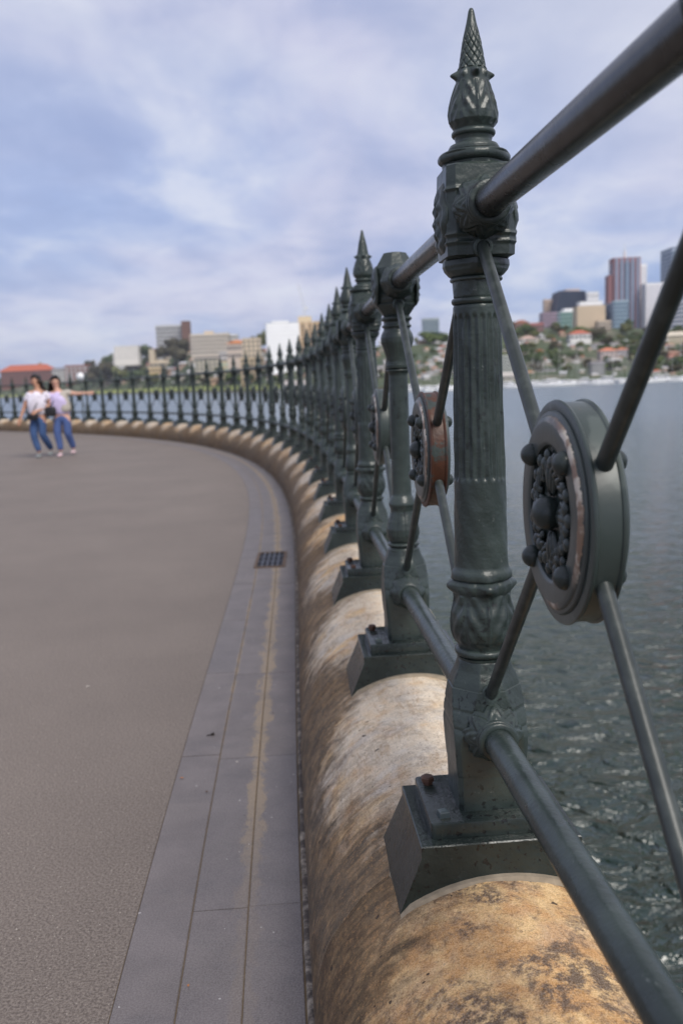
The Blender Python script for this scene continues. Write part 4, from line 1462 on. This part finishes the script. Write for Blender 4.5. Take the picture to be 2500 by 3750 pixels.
TR = [  # individually visible trees
    (640, 1345, 122, 96, 3, 'in front of the grey slab tower'), (600, 1335, 60, 62, 3, 'in front of the grey slab tower'),
    (540, 1335, 62, 75, 0, 'right of the bright white house'), (515, 1325, 40, 60, 1, 'right of the bright white house'),
    (405, 1340, 46, 50, 0, 'left of the bright white house'), (380, 1345, 30, 52, 1, 'left of the bright white house'),
    (335, 1360, 44, 52, 3, 'beside the dark red flats'), (345, 1415, 66, 72, 3, 'low by the left lawn'), (392, 1412, 78, 86, 3, 'low by the left lawn'),
    (440, 1410, 60, 70, 1, 'low by the left lawn'), (500, 1412, 66, 60, 0, 'low by the left lawn'), (560, 1412, 56, 50, 1, 'low by the left lawn'),
    (955, 1290, 56, 74, 1, 'left of the big white block'), (930, 1300, 40, 60, 3, 'left of the big white block'),
    (726, 1408, 34, 36, 2, 'beside the peach pavilion'), (846, 1408, 42, 40, 2, 'beside the peach pavilion'), (880, 1408, 34, 34, 2, 'beside the peach pavilion'), (920, 1410, 38, 40, 0, 'beside the peach pavilion'), (700, 1408, 34, 36, 0, 'beside the peach pavilion'),
    (1600, 1236, 60, 50, 0, 'under the green-grey tower'), (1560, 1262, 60, 40, 2, 'under the green-grey tower'), (1620, 1268, 66, 44, 2, 'under the green-grey tower'), (1530, 1250, 30, 34, 1, 'under the green-grey tower'),
    (15, 1412, 30, 34, 0, 'at the left end of the brick terrace'), (208, 1410, 26, 28, 0, 'before the small gabled block')]
for a in TR:
    named_tree(*a)
BANDS = [(1840, 2340, 1215, 1380, 84, 'on the right slope'), (2340, 2560, 1220, 1385, 50, 'at the right edge'),
         (1370, 1670, 1290, 1405, 26, 'left of the nearest post'), (320, 720, 1350, 1412, 34, 'on the left point'), (400, 560, 1322, 1352, 9, 'under the bright white house'), (700, 1190, 1320, 1412, 34, 'below the big white block'),
         (-60, 330, 1400, 1420, 14, 'along the brick terrace shore')]
for x0, x1, y0, y1, n, where in BANDS:
    for k in range(n):
        x, y = rh.uniform(x0, x1), rh.uniform(y0, y1)
        w_ = rh.uniform(24, 52) if x > 1800 else rh.uniform(14, 30)
        named_tree(x, y, w_, w_ * rh.uniform(.7, 1.05), rh.choice([0, 0, 1, 2, 3] if x > 1200 else [0, 1, 1, 3]), where)
big_tab = {}
for lab, lst in tcnt.items():
    if len(lst) <= 20:
        big_tab[lab] = lst
rank(big_tab)
# crowded woods: crowns in a row behind each other, told apart only by their place
for lab, lst in tcnt.items():
    if len(lst) > 20:
        lst.sort(key=lambda p: p[1].location.z)
        rowsn = (len(lst) + 11) // 12
        per = (len(lst) + rowsn - 1) // rowsn
        for rr_ in range(rowsn):
            row = sorted(lst[rr_ * per:(rr_ + 1) * per], key=lambda p: p[0])
            hn = ['waterside row', 'lower row', 'middle row', 'upper row', 'topmost row', 'ridge row'][min(rr_, 5)]
            for k, (_, o) in enumerate(row):
                o['label'] = lab.replace('bushy tree', 'tree, %s from left in %s' % (ORD[min(k, 19)], hn))

# ------------------------------------------------------------ moored boats
HULL = plain('white_hull', (.80, .80, .80), .35, .05, 1, .5)
HULLD = plain('blue_hull', (.10, .14, .22), .35, .1, 1, .5)
SPAR = plain('mast_alloy', (.62, .62, .62), .4, .1, 1)
CAN = plain('canvas_cover', (.16, .20, .30), .8, .1, 1)
def hull_mesh(mat):
    mb = MB()
    P = []
    for i in range(9):
        u = -1 + 2 * i / 8
        wdt = .30 * (1 - max(0, u)**2.2) * (1 if u > -.9 else .9)
        sh = .16 + .05 * u * u
        P.append([(u, -wdt, sh), (u, -wdt * .85, .02), (u * .93, 0, -.06), (u, wdt * .85, .02), (u, wdt, sh), (u, 0, sh + .02)])
    mb.grid(np.array(P), closed_v=True)
    mb.f.append(tuple(range(6))[::-1])
    mb.m.append(0)
    return mb.mesh('hull', mat, True, 40)
HM = [hull_mesh(HULL), hull_mesh(HULLD)]
def cabin_mesh():
    mb = MB()
    mb.box((-.05, 0, .26), (.36, .18, .09), top=.82)
    return mb.mesh('cabin', HULL, False)
def cabw_mesh():
    mb = MB()
    mb.box((-.05, 0, .26), (.33, .186, .035), top=.95)
    return mb.mesh('cabin_window', GLASS, False)
CB, CW = cabin_mesh(), cabw_mesh()
def mast_mesh():
    mb = MB()
    mb.tube((.1, 0, .2), (.1, 0, 2.6), .012, .009, 6)
    mb.tube((.1, 0, .42), (-.75, 0, .40), .035, .03, 6)
    mb.tube((.1, 0, 2.8), (1, 0, .22), .004, .004, 4)
    mb.tube((.1, 0, 2.8), (-.98, 0, .22), .004, .004, 4)
    return mb.mesh('mast', SPAR, True)
MAST = mast_mesh()
bt = defaultdict(list)
BB = [(1480, 1690, 17, 'moored left of the nearest post'), (1845, 2110, 22, 'moored right of the nearest post'),
      (2110, 2330, 14, 'moored above the nearest medallion'), (2350, 2560, 12, 'moored at the right edge'), (1000, 1180, 6, 'moored below the white block')]
for x0, x1, n, where in BB:
    for k in range(n):
        x = x0 + (x1 - x0) * (k + rh.uniform(.1, .9)) / n
        d = shore_d(x) - rh.uniform(6, 26)
        p = at(x, 1400, d)
        Lb = rh.uniform(2.6, 4.6) if x > 1300 else rh.uniform(3, 5)
        sail = rh.random() < .42
        lab = '%s %s' % ('white sailing yacht with bare mast' if sail else 'white motor cruiser', where)
        o = put('sailing_yacht' if sail else 'motor_boat', None, loc=(p[0], d, WZ), rz=rh.choice([0, PI]) + rh.uniform(-.6, .6), label=lab, cat='boat', group='boats ' + where)
        h = put('hull', HM[1 if rh.random() < .12 else 0], o)
        c = put('cabin', CB, o)
        cw = put('cabin_window', CW, c)
        for q in (h, c):
            q.scale = (Lb, Lb, Lb * (1 if sail else 1.5))
        if sail:
            m_ = put('mast', MAST, o)
            m_.scale = (Lb, Lb, Lb * rh.uniform(.8, 1.05))
        bt[lab].append((x, o))
rank(bt)

# ------------------------------------------------------------ tower crane on the left skyline
g = at(1108, 1300, 800)
cr = put('tower_crane', None, loc=(g[0], 800, g[2]), label='faint white tower crane jib rising on the skyline above the white block', cat='crane')
def lattice(mb, a, b, r):
    a, b = Vector(a), Vector(b)
    d = (b - a).normalized()
    u = d.orthogonal().normalized() * r
    v = d.cross(u)
    cs = [u + v, u - v, -u - v, -u + v]
    n = 10
    for c in cs:
        mb.tube(a + c, b + c, r * .16, n=4)
    for k in range(n):
        p, q = a.lerp(b, k / n), a.lerp(b, (k + 1) / n)
        for j in range(4):
            mb.tube(p + cs[j], q + cs[(j + 1) % 4], r * .10, n=4)
CRM = plain('crane_paint', (.75, .75, .77), .6, .05, 1)
top = at(1114, 1128, 800)
mb = MB()
lattice(mb, (0, 0, 0), (top[0] - g[0], 0, top[2] - g[2]), 1.0)
put('mast', mb.mesh('mast', CRM, False), cr)
tip = at(1092, 1040, 800)
mb = MB()
lattice(mb, (top[0] - g[0], 0, top[2] - g[2]), (tip[0] - g[0], 0, tip[2] - g[2]), .7)
put('jib', mb.mesh('jib', CRM, False), cr)
mb = MB()
mb.box((top[0] - g[0] + 1.6, 0, top[2] - g[2]), (1.4, .8, 1.2))
put('cab', mb.mesh('cab', CRM, False), cr)

# a lamp with a white globe on the left foreshore
g = at(296, 1400, 60)
lamp = put('street_lamp', None, loc=(g[0], 60, WZ), label='lamp with a round white globe above the railing, right of the pointing woman', cat='lamp')
gz = at(297, 1378, 60)[2] - WZ
mb = MB()
mb.tube((0, 0, 0), (0, 0, gz - .2), .06, .045, 10)
put('pole', mb.mesh('pole', IRON_FAR, True), lamp)
mb = MB()
mb.ball((0, 0, gz), .24, 20)
put('globe', mb.mesh('globe', plain('opal_globe', (.85, .85, .85), .25, .02, 1, .6), True), lamp)
# ------------------------------------------------------------ two women walking arm in arm
SKIN = plain('skin', (.50, .27, .18), .55, .08, 8, .4)
SKIN2 = plain('fair_skin', (.60, .35, .26), .55, .08, 8, .4)
HAIR = plain('black_hair', (.012, .009, .008), .42, .3, 40, .5)
TEE = plain('white_tee', (.74, .70, .78), .85, .06, 6, .2)
LAV = plain('lavender_tee', (.60, .52, .76), .85, .08, 6, .2)
BEIGE = plain('beige_shirt', (.45, .41, .36), .85, .08, 6, .2)
JEAN = plain('blue_jeans', (.055, .10, .22), .85, .35, 7, .2)
JEAN2 = plain('mid_blue_jeans', (.07, .11, .26), .85, .30, 7, .2)
LEATHER = plain('black_leather', (.012, .012, .014), .4, .2, 20, .5)
SHOE1 = plain('grey_sneaker', (.25, .27, .27), .7, .2, 20)
SHOE2 = plain('pink_white_sneaker', (.72, .52, .55), .7, .15, 20)
EYE = plain('dark_eye', (.02, .012, .01), .2, .1, 20, .6)
LIP = plain('lips', (.42, .12, .10), .5, .1, 20)
def skin(name, mat, joints, edges, parent, sub=2, root=0, **kw):
    me = bpy.data.meshes.new(name)
    me.from_pydata([j[:3] for j in joints], edges, [])
    me.materials.append(mat)
    o = put(name, me, parent, **kw)
    m = o.modifiers.new('skin', 'SKIN')
    m.use_smooth_shade = True
    lay = me.skin_vertices[0] if me.skin_vertices else None
    if lay is None:
        raise RuntimeError('no skin layer')
    for k, j in enumerate(joints):
        r = j[3] if isinstance(j[3], tuple) else (j[3], j[3])
        lay.data[k].radius = r
        lay.data[k].use_root = (k == root)
    s = o.modifiers.new('sub', 'SUBSURF')
    s.levels = s.render_levels = sub
    return o
def skin_obj(name, mat, joints, edges, parent, sub=2, root=0):
    me = bpy.data.meshes.new(name)
    me.from_pydata([j[:3] for j in joints], edges, [])
    me.materials.append(mat)
    o = put(name, me, parent)
    m = o.modifiers.new('skin', 'SKIN')
    m.use_smooth_shade = True
    if not me.skin_vertices:
        bpy.context.view_layer.objects.active = o
        with bpy.context.temp_override(object=o, active_object=o):
            bpy.ops.mesh.customdata_skin_add()
    lay = me.skin_vertices[0]
    for k, j in enumerate(joints):
        r = j[3] if isinstance(j[3], tuple) else (j[3], j[3])
        lay.data[k].radius = r
        lay.data[k].use_root = (k == root)
    s = o.modifiers.new('sub', 'SUBSURF')
    s.levels = s.render_levels = sub
    return o

def head(parent, body_mat, c, yaw, tilt, long_hair):
    mtx = Matrix.Translation(c) @ Matrix.Rotation(yaw, 4, 'Z') @ Matrix.Rotation(tilt, 4, 'Y')
    def xf(mb):
        mb.v = [tuple(mtx @ Vector(v)) for v in mb.v]
        return mb
    for sg in (-1, 1):
        mb = MB()
        mb.ball((sg * .030, -.083, .010), .0115, 8, sc3=(1.3, .6, .8))
        put('eye', xf(mb).mesh('eye', EYE, True), parent)
    mb = MB()
    mb.ball((0, -.088, -.045), .013, 8, sc3=(1.7, .6, .6))
    put('mouth', xf(mb).mesh('mouth', LIP, True), parent)
    mb = MB()
    # cap of hair with the face left open, and locks falling behind
    P = []
    for i in range(11):
        ph = PI * .5 - PI * .78 * i / 10
        row = []
        for j in range(24):
            th = 2 * PI * j / 24
            fr = max(0, -math.sin(th))
            pz = ph if fr < .35 else max(ph, .62 - .3 * (1 - fr))
            r = .090 + .007 * math.sin(5 * th + i)
            row.append((r * math.cos(pz) * math.cos(th) * .96, r * math.cos(pz) * math.sin(th) * 1.12 + .012, .118 * math.sin(pz) + .022))
        P.append(row)
    mb.grid(np.array(P), closed_v=True, flip=False)
    rr = random.Random(5)
    L = .34 if long_hair else .17
    for k in range(26):
        a = PI * (.02 + .96 * k / 25)
        x, y = .082 * math.cos(a), .030 + .068 * math.sin(a)
        sw = -.05 if long_hair else .10
        ln = L * rr.uniform(.75, 1.1)
        mb.tube((x, y, .06), (x * 1.25 + sw * .35, y * 1.05, -ln * .5), .020, .022, 6)
        mb.tube((x * 1.25 + sw * .35, y * 1.05, -ln * .5), (x * 1.2 + sw, y + .01, -ln), .022, .006, 6)
    put('hair', xf(mb).mesh('hair', HAIR, True), parent)

def hand_chain(J, E, wrist_i, w_, d, up, r=.011):
    """palm and five fingers growing from a wrist vertex"""
    d = Vector(d).normalized()
    up = Vector(up).normalized()
    sd = d.cross(up).normalized()
    b = len(J)
    palm = Vector(w_) + d * .045
    J.append((*palm, (.030, .016)))
    E.append((wrist_i, b))
    for k, ln in enumerate((.055, .068, .064, .050)):
        off = (k - 1.5) * .017
        p0 = palm + d * .035 + sd * off
        p1 = p0 + d * ln * .55 - up * .006
        p2 = p1 + d * ln * .40 - up * .018
        n = len(J)
        J.append((*p0, .0095)); J.append((*p1, .0085)); J.append((*p2, .0070))
        E += [(b, n), (n, n + 1), (n + 1, n + 2)]
    p0 = palm + sd * .032 - d * .01
    p1 = p0 + sd * .022 + d * .03
    n = len(J)
    J.append((*p0, .0105)); J.append((*p1, .0085))
    E += [(b, n), (n, n + 1)]

def woman(loc, S, spec, label):
    root = put('person', None, loc=loc, label=label, cat='person', group='two women walking arm in arm')
    j = spec['j']
    # body: pelvis, belly, chest, neck, head
    J = [(*j['pelvis'], (.112, .085)), (*j['waist'], (.090, .070)), (*j['chest'], (.110, .085)), (*j['neck0'], (.062, .058)), (*j['neck1'], (.046, .048)), (*j['head'], (.072, .085)), (*j['crown'], (.060, .070))]
    E = [(0, 1), (1, 2), (2, 3), (3, 4), (4, 5), (5, 6)]
    def limb(a, pts):
        prev = a
        for p in pts:
            J.append(p)
            E.append((prev, len(J) - 1))
            prev = len(J) - 1
        return prev
    for s_ in 'LR':
        limb(0, [(*j['hip' + s_], .088), (*j['knee' + s_], .060), (*j['calf' + s_], .055), (*j['ankle' + s_], .036)])
        w_ = limb(2, [(*j['sh' + s_], .052), (*j['el' + s_], .038), (*j['wr' + s_], .024)])
        dv_ = Vector(j['wr' + s_]) - Vector(j['el' + s_])
        hand_chain(J, E, w_, j['wr' + s_], dv_, (0, -1, .2))
    body = skin_obj('body', spec['skin'], J, E, root)
    hp = Vector(j['head'])
    nz = MB()
    f = Vector((math.sin(spec['yaw']), -math.cos(spec['yaw']), 0))
    nz.ball(tuple(hp + f * .088 + Vector((0, 0, -.012))), .013, 8, sc3=(.8, 1, 1.4))
    put('nose', nz.mesh('nose', spec['skin'], True), root)
    for sg in (-1, 1):
        e = MB()
        sdv = Vector((-f.y, f.x, 0))
        e.ball(tuple(hp + sdv * .080 * sg), .018, 8, sc3=(.5, .7, 1.3))
        put('ear', e.mesh('ear', spec['skin'], True), root)
    head(root, spec['skin'], hp, spec['yaw'], spec['tilt'], spec['long'])
    # shirt
    def V(a):
        return Vector(a)
    c = V(j['chest'])
    Jt = [(*(V(j['pelvis']) + V((0, 0, -.02))), (.190, .130)), (*(V(j['pelvis']) + V((0, 0, .05))), (.185, .130)), (*j['waist'], (.178, .125)), (*c, (.178, .118)), (*(V(j['neck0']) - V((0, 0, .02))), (.10, .075))]
    Et = [(0, 1), (1, 2), (2, 3), (3, 4)]
    for s_ in 'LR':
        sh, el = V(j['sh' + s_]), V(j['el' + s_])
        n = len(Jt)
        Jt.append((*sh, .068)); Jt.append((*sh.lerp(el, .60), .062))
        Et += [(2, n), (n, n + 1)]
    skin_obj('t_shirt', spec['top'], Jt, Et, root)
    if spec.get('over'):
        sh, el = V(j['shR']), V(j['elR'])
        off = V((.085, -.03, 0))
        Jo = [(*(V(j['pelvis']) + off + V((0, 0, .0))), (.130, .135)), (*(V(j['waist']) + off), (.120, .130)), (*(c + off), (.115, .128)), (*sh, .078), (*sh.lerp(el, .66), .070)]
        skin_obj('open_shirt', spec['over'], Jo, [(0, 1), (1, 2), (2, 3), (3, 4)], root)
    # trousers
    Jj = [(*(V(j['pelvis']) + V((0, 0, .03))), (.146, .114)), (*(V(j['pelvis']) - V((0, 0, .05))), (.145, .112))]
    Ej = [(0, 1)]
    for s_ in 'LR':
        n = len(Jj)
        Jj += [(*j['hip' + s_], .098), (*j['knee' + s_], .075), (*j['calf' + s_], .070), (*(V(j['ankle' + s_]) + V((0, 0, .02))), .058)]
        Ej += [(1, n), (n, n + 1), (n + 1, n + 2), (n + 2, n + 3)]
    skin_obj('jeans', spec['jean'], Jj, Ej, root)
    for s_ in 'LR':
        a = V(j['ankle' + s_])
        fd = spec['foot' + s_]
        Js = [(*(a + V((0, .02, -.045))), (.042, .036)), (*(a + V((0, -.05, -.052 + .0))), (.044, .030)), (*(a + V((0, -.15, -.058 + fd))), (.040, .024))]
        skin_obj('shoe', spec['shoe'], Js, [(0, 1), (1, 2)], root)
    # bag and strap
    bx = V(spec['bag'])
    mb = MB()
    P = []
    w_, d_, h_ = spec['bagsize']
    for k in range(8):
        z = -1 + 2 * k / 7
        sc_ = 1 - .22 * abs(z)**4
        P.append([(bx.x + w_ * sc_ * math.copysign(abs(math.cos(t))**.5, math.cos(t)), bx.y + d_ * sc_ * math.copysign(abs(math.sin(t))**.6, math.sin(t)), bx.z + h_ * z) for t in np.linspace(0, 2 * PI, 20, endpoint=False)])
    mb.grid(np.array(P), closed_v=True, flip=True)
    mb.f.append(tuple(range(20))[::-1]); mb.f.append(tuple(140 + i for i in range(20)))
    mb.m += [0, 0]
    bag = put('handbag', mb.mesh('handbag', LEATHER, True, 50), label=spec['baglabel'], cat='bag', loc=loc)
    mb = MB()
    pts = [bx + V((0, -.02, h_)), V(spec['strapmid']), V(j[spec['strapsh']]) + V((0, -.01, .075))]
    prev = pts[0]
    for k in range(1, 13):
        t = k / 12
        q = pts[0] * (1 - t)**2 + pts[1] * 2 * t * (1 - t) + pts[2] * t * t
        mb.tube(prev, q, .009, n=6)
        prev = q
    put('strap', mb.mesh('strap', LEATHER, True), bag)
    return root
fA = at(150, 1680, 17.5)
fB = at(230, 1675, 17.4)
A = dict(pelvis=(-.02, 0, .83), waist=(-.05, 0, 1.00), chest=(-.075, 0, 1.19), neck0=(-.075, .01, 1.31), neck1=(-.075, .0, 1.36), head=(-.085, -.01, 1.475), crown=(-.08, .01, 1.535),
         hipL=(-.10, 0, .76), kneeL=(-.10, -.05, .44), calfL=(-.08, -.02, .32), ankleL=(-.055, -.03, .09),
         hipR=(.07, 0, .76), kneeR=(.06, -.03, .45), calfR=(.10, .10, .30), ankleR=(.13, .27, .12),
         shL=(-.24, 0, 1.255), elL=(-.345, .02, .98), wrL=(-.415, -.04, .76),
         shR=(.095, 0, 1.255), elR=(.155, .03, 1.00), wrR=(.03, -.16, .90))
for k_ in ('chest', 'neck0', 'neck1', 'shL', 'elL', 'wrL', 'shR', 'elR', 'waist'):
    A[k_] = (A[k_][0] + (.035 if k_ == 'waist' else .07), A[k_][1], A[k_][2])
for k_ in ('head', 'crown', 'ankleL'):
    A[k_] = (A[k_][0] + .045, A[k_][1], A[k_][2])
for d_ in (A,):
    for k_ in d_:
        d_[k_] = (d_[k_][0] + .041 * d_[k_][2], d_[k_][1], d_[k_][2])
woman((fA[0], 17.5, 0), 1, dict(j=A, skin=SKIN, top=TEE, jean=JEAN, shoe=SHOE1, yaw=R(-28), tilt=0, long=False, footL=0, footR=-.02,
      bag=(-.03, -.17, .80), bagsize=(.10, .045, .065), baglabel='small black crossbody bag worn at the waist of the woman in white', strapmid=(.08, -.17, 1.08), strapsh='shR'),
      'woman in a white t-shirt and blue jeans, left of the pair walking towards us')
Bq = dict(pelvis=(-.04, 0, .82), waist=(-.06, 0, .99), chest=(-.09, 0, 1.17), neck0=(-.11, .01, 1.285), neck1=(-.125, .0, 1.335), head=(-.145, -.01, 1.44), crown=(-.15, .01, 1.50),
         hipL=(-.12, 0, .75), kneeL=(-.13, -.06, .43), calfL=(-.10, -.04, .30), ankleL=(-.075, -.06, .09),
         hipR=(.05, 0, .75), kneeR=(.07, -.04, .44), calfR=(.09, .05, .32), ankleR=(.13, .12, .12),
         shL=(-.235, 0, 1.225), elL=(-.30, -.02, 1.02), wrL=(-.43, -.12, 1.05),
         shR=(.06, 0, 1.235), elR=(.27, -.04, 1.20), wrR=(.48, -.08, 1.205))
for k_ in Bq:
    Bq[k_] = (Bq[k_][0] + .041 * Bq[k_][2], Bq[k_][1], Bq[k_][2])
woman((fB[0], 17.6, 0), 1, dict(j=Bq, skin=SKIN2, top=LAV, over=BEIGE, jean=JEAN2, shoe=SHOE2, yaw=R(18), tilt=R(6), long=True, footL=0, footR=.02,
      bag=(-.17, -.17, .88), bagsize=(.105, .05, .095), baglabel='black leather handbag hanging at the side of the pointing woman', strapmid=(-.10, -.16, 1.10), strapsh='shR'),
      'long-haired woman in lavender and beige, pointing to the side with her outstretched arm')

# ------------------------------------------------------------ drain grate in the kerb
g0 = curve(0, 0)
cx, cy = -.515, 6.31
hd_ = -.045
gr = put('drain_grate', None, loc=(cx, cy, 0), rz=-math.atan2(-.05, 1) * .5, label='square black iron drain grate let into the grey kerb stones', cat='drain')
mb = MB()
for s_ in (-1, 1):
    mb.box((s_ * .098, 0, .002), (.010, .27, .006))
    mb.box((0, s_ * .262, .0025), (.088, .010, .006))
put('frame', mb.mesh('frame', plain('rust_stained_frame', (.11, .075, .055), .7, .4, 30), False), gr)
mb = MB()
mb.box((0, 0, .0005), (.089, .253, .0012))  # flat black plate, the shade down the drain is put into its colour
put('pit', mb.mesh('pit', plain('painted_pit_shade', (.008, .008, .012), .6, .2, 10), False), gr)
GB = plain('grate_bar', (.035, .038, .055), .35, .3, 20, .6)
for k in range(4):
    mb = MB()
    mb.box((-.053 + .0355 * k, 0, .0045), (.0045, .252, .0035))
    put('bar', mb.mesh('bar', GB, False), gr)
for k in range(2):
    mb = MB()
    mb.box((0, -.085 + .17 * k, .0040), (.088, .008, .0026))
    put('bar', mb.mesh('bar', GB, False), gr)

# ------------------------------------------------------------ litter on the paving
def on_ground(px, py):
    r = ray(px, py)
    t = -CH / r[2]
    return r[0] * t, r[1] * t
LEAFY = [plain('orange_dry_leaf', (.42, .17, .06), .7, .4, 60), plain('brown_dry_leaf', (.10, .06, .035), .8, .4, 60), plain('cream_scrap', (.6, .55, .48), .8, .2, 60)]
def leaf_mesh(mat, s_, seed):
    r = random.Random(seed)
    mb = MB()
    P = []
    for i in range(6):
        u = i / 5
        w_ = s_ * .32 * math.sin(PI * (u * .92 + .04)) * r.uniform(.85, 1.15)
        z = .0015 + s_ * .10 * math.sin(PI * u)
        P.append([((u - .5) * s_, -w_, z + s_ * .05), ((u - .5) * s_, 0, z), ((u - .5) * s_, w_, z + s_ * .07)])
    mb.grid(np.array(P))
    return mb.mesh('fallen_leaf', mat, True)
LV = [(666, 2854, 0, .012, 'tiny orange leaf at the asphalt edge, halfway up the kerb'), (1129, 2818, 0, .013, 'small orange leaf in the wall joint level with the second plinth'),
      (1145, 3072, 0, .015, 'orange leaf in the wall joint left of the nearest plinth'), (1152, 3166, 0, .014, 'orange leaf just below the other one in the wall joint'),
      (1160, 3340, 0, .012, 'orange leaf in the wall joint beside the slab seam'), (1168, 3505, 2, .022, 'pale curled leaf in the wall joint near the bottom of the view'),
      (690, 3616, 0, .008, 'tiny orange crumb on the left joint of the kerb at the bottom'), (1118, 2560, 0, .012, 'orange leaf in the wall joint by the distant plinths'),
      (322, 2518, 2, .018, 'cream scrap lying alone on the asphalt at left'), (1000, 2616, 1, .010, 'dark leaf crumb on the right joint of the kerb'),
      (868, 2795, 2, .009, 'white fleck on the middle kerb stone above the sandy stain'), (757, 2904, 1, .010, 'brown crumb on the left kerb stone')]
for k, (px, py, m, s_, lab) in enumerate(LV):
    x, y = on_ground(px, py)
    o = put('fallen_leaf' if m < 2 else 'scrap', leaf_mesh(LEAFY[m], s_, k), loc=(x, y, .009 if px > 1100 else .002), rz=k * 1.3, label=lab, cat='leaf' if m < 2 else 'scrap')
x, y = on_ground(778, 2694)
mb = MB()
mb.ball((0, 0, .004), .006, 8, sc3=(1.3, 1, .7))
mb.tube((-.002, 0, .003), (-.022, -.003, .002), .0022, .0015, 6)
mb.ball((.003, .006, .004), .004, 8)
put('seed_pod', mb.mesh('seed_pod', plain('dark_pod', (.02, .014, .012), .6, .3, 60), True), loc=(x, y, .001), rz=.1, label='small dark seed pod with a stalk on the left kerb stone', cat='seed pod')

# ------------------------------------------------------------ thin harbour haze
hz_me = MB().box((0, 1100, 50), (1900, 1500, 66)).mesh('haze', [], False)
hm = bpy.data.materials.new('haze')
hm.use_nodes = True
hn = NT(hm.node_tree)
ho = hn.new('ShaderNodeOutputMaterial')
hv = hn.new('ShaderNodeVolumePrincipled')
hv.inputs['Color'].default_value = (.86, .90, 1.0, 1)
hv.inputs['Density'].default_value = .00012
hv.inputs['Anisotropy'].default_value = .2
hn.l.new(hv.outputs[0], ho.inputs['Volume'])
hz_me.materials.append(hm)
put('haze', hz_me, kind='stuff')
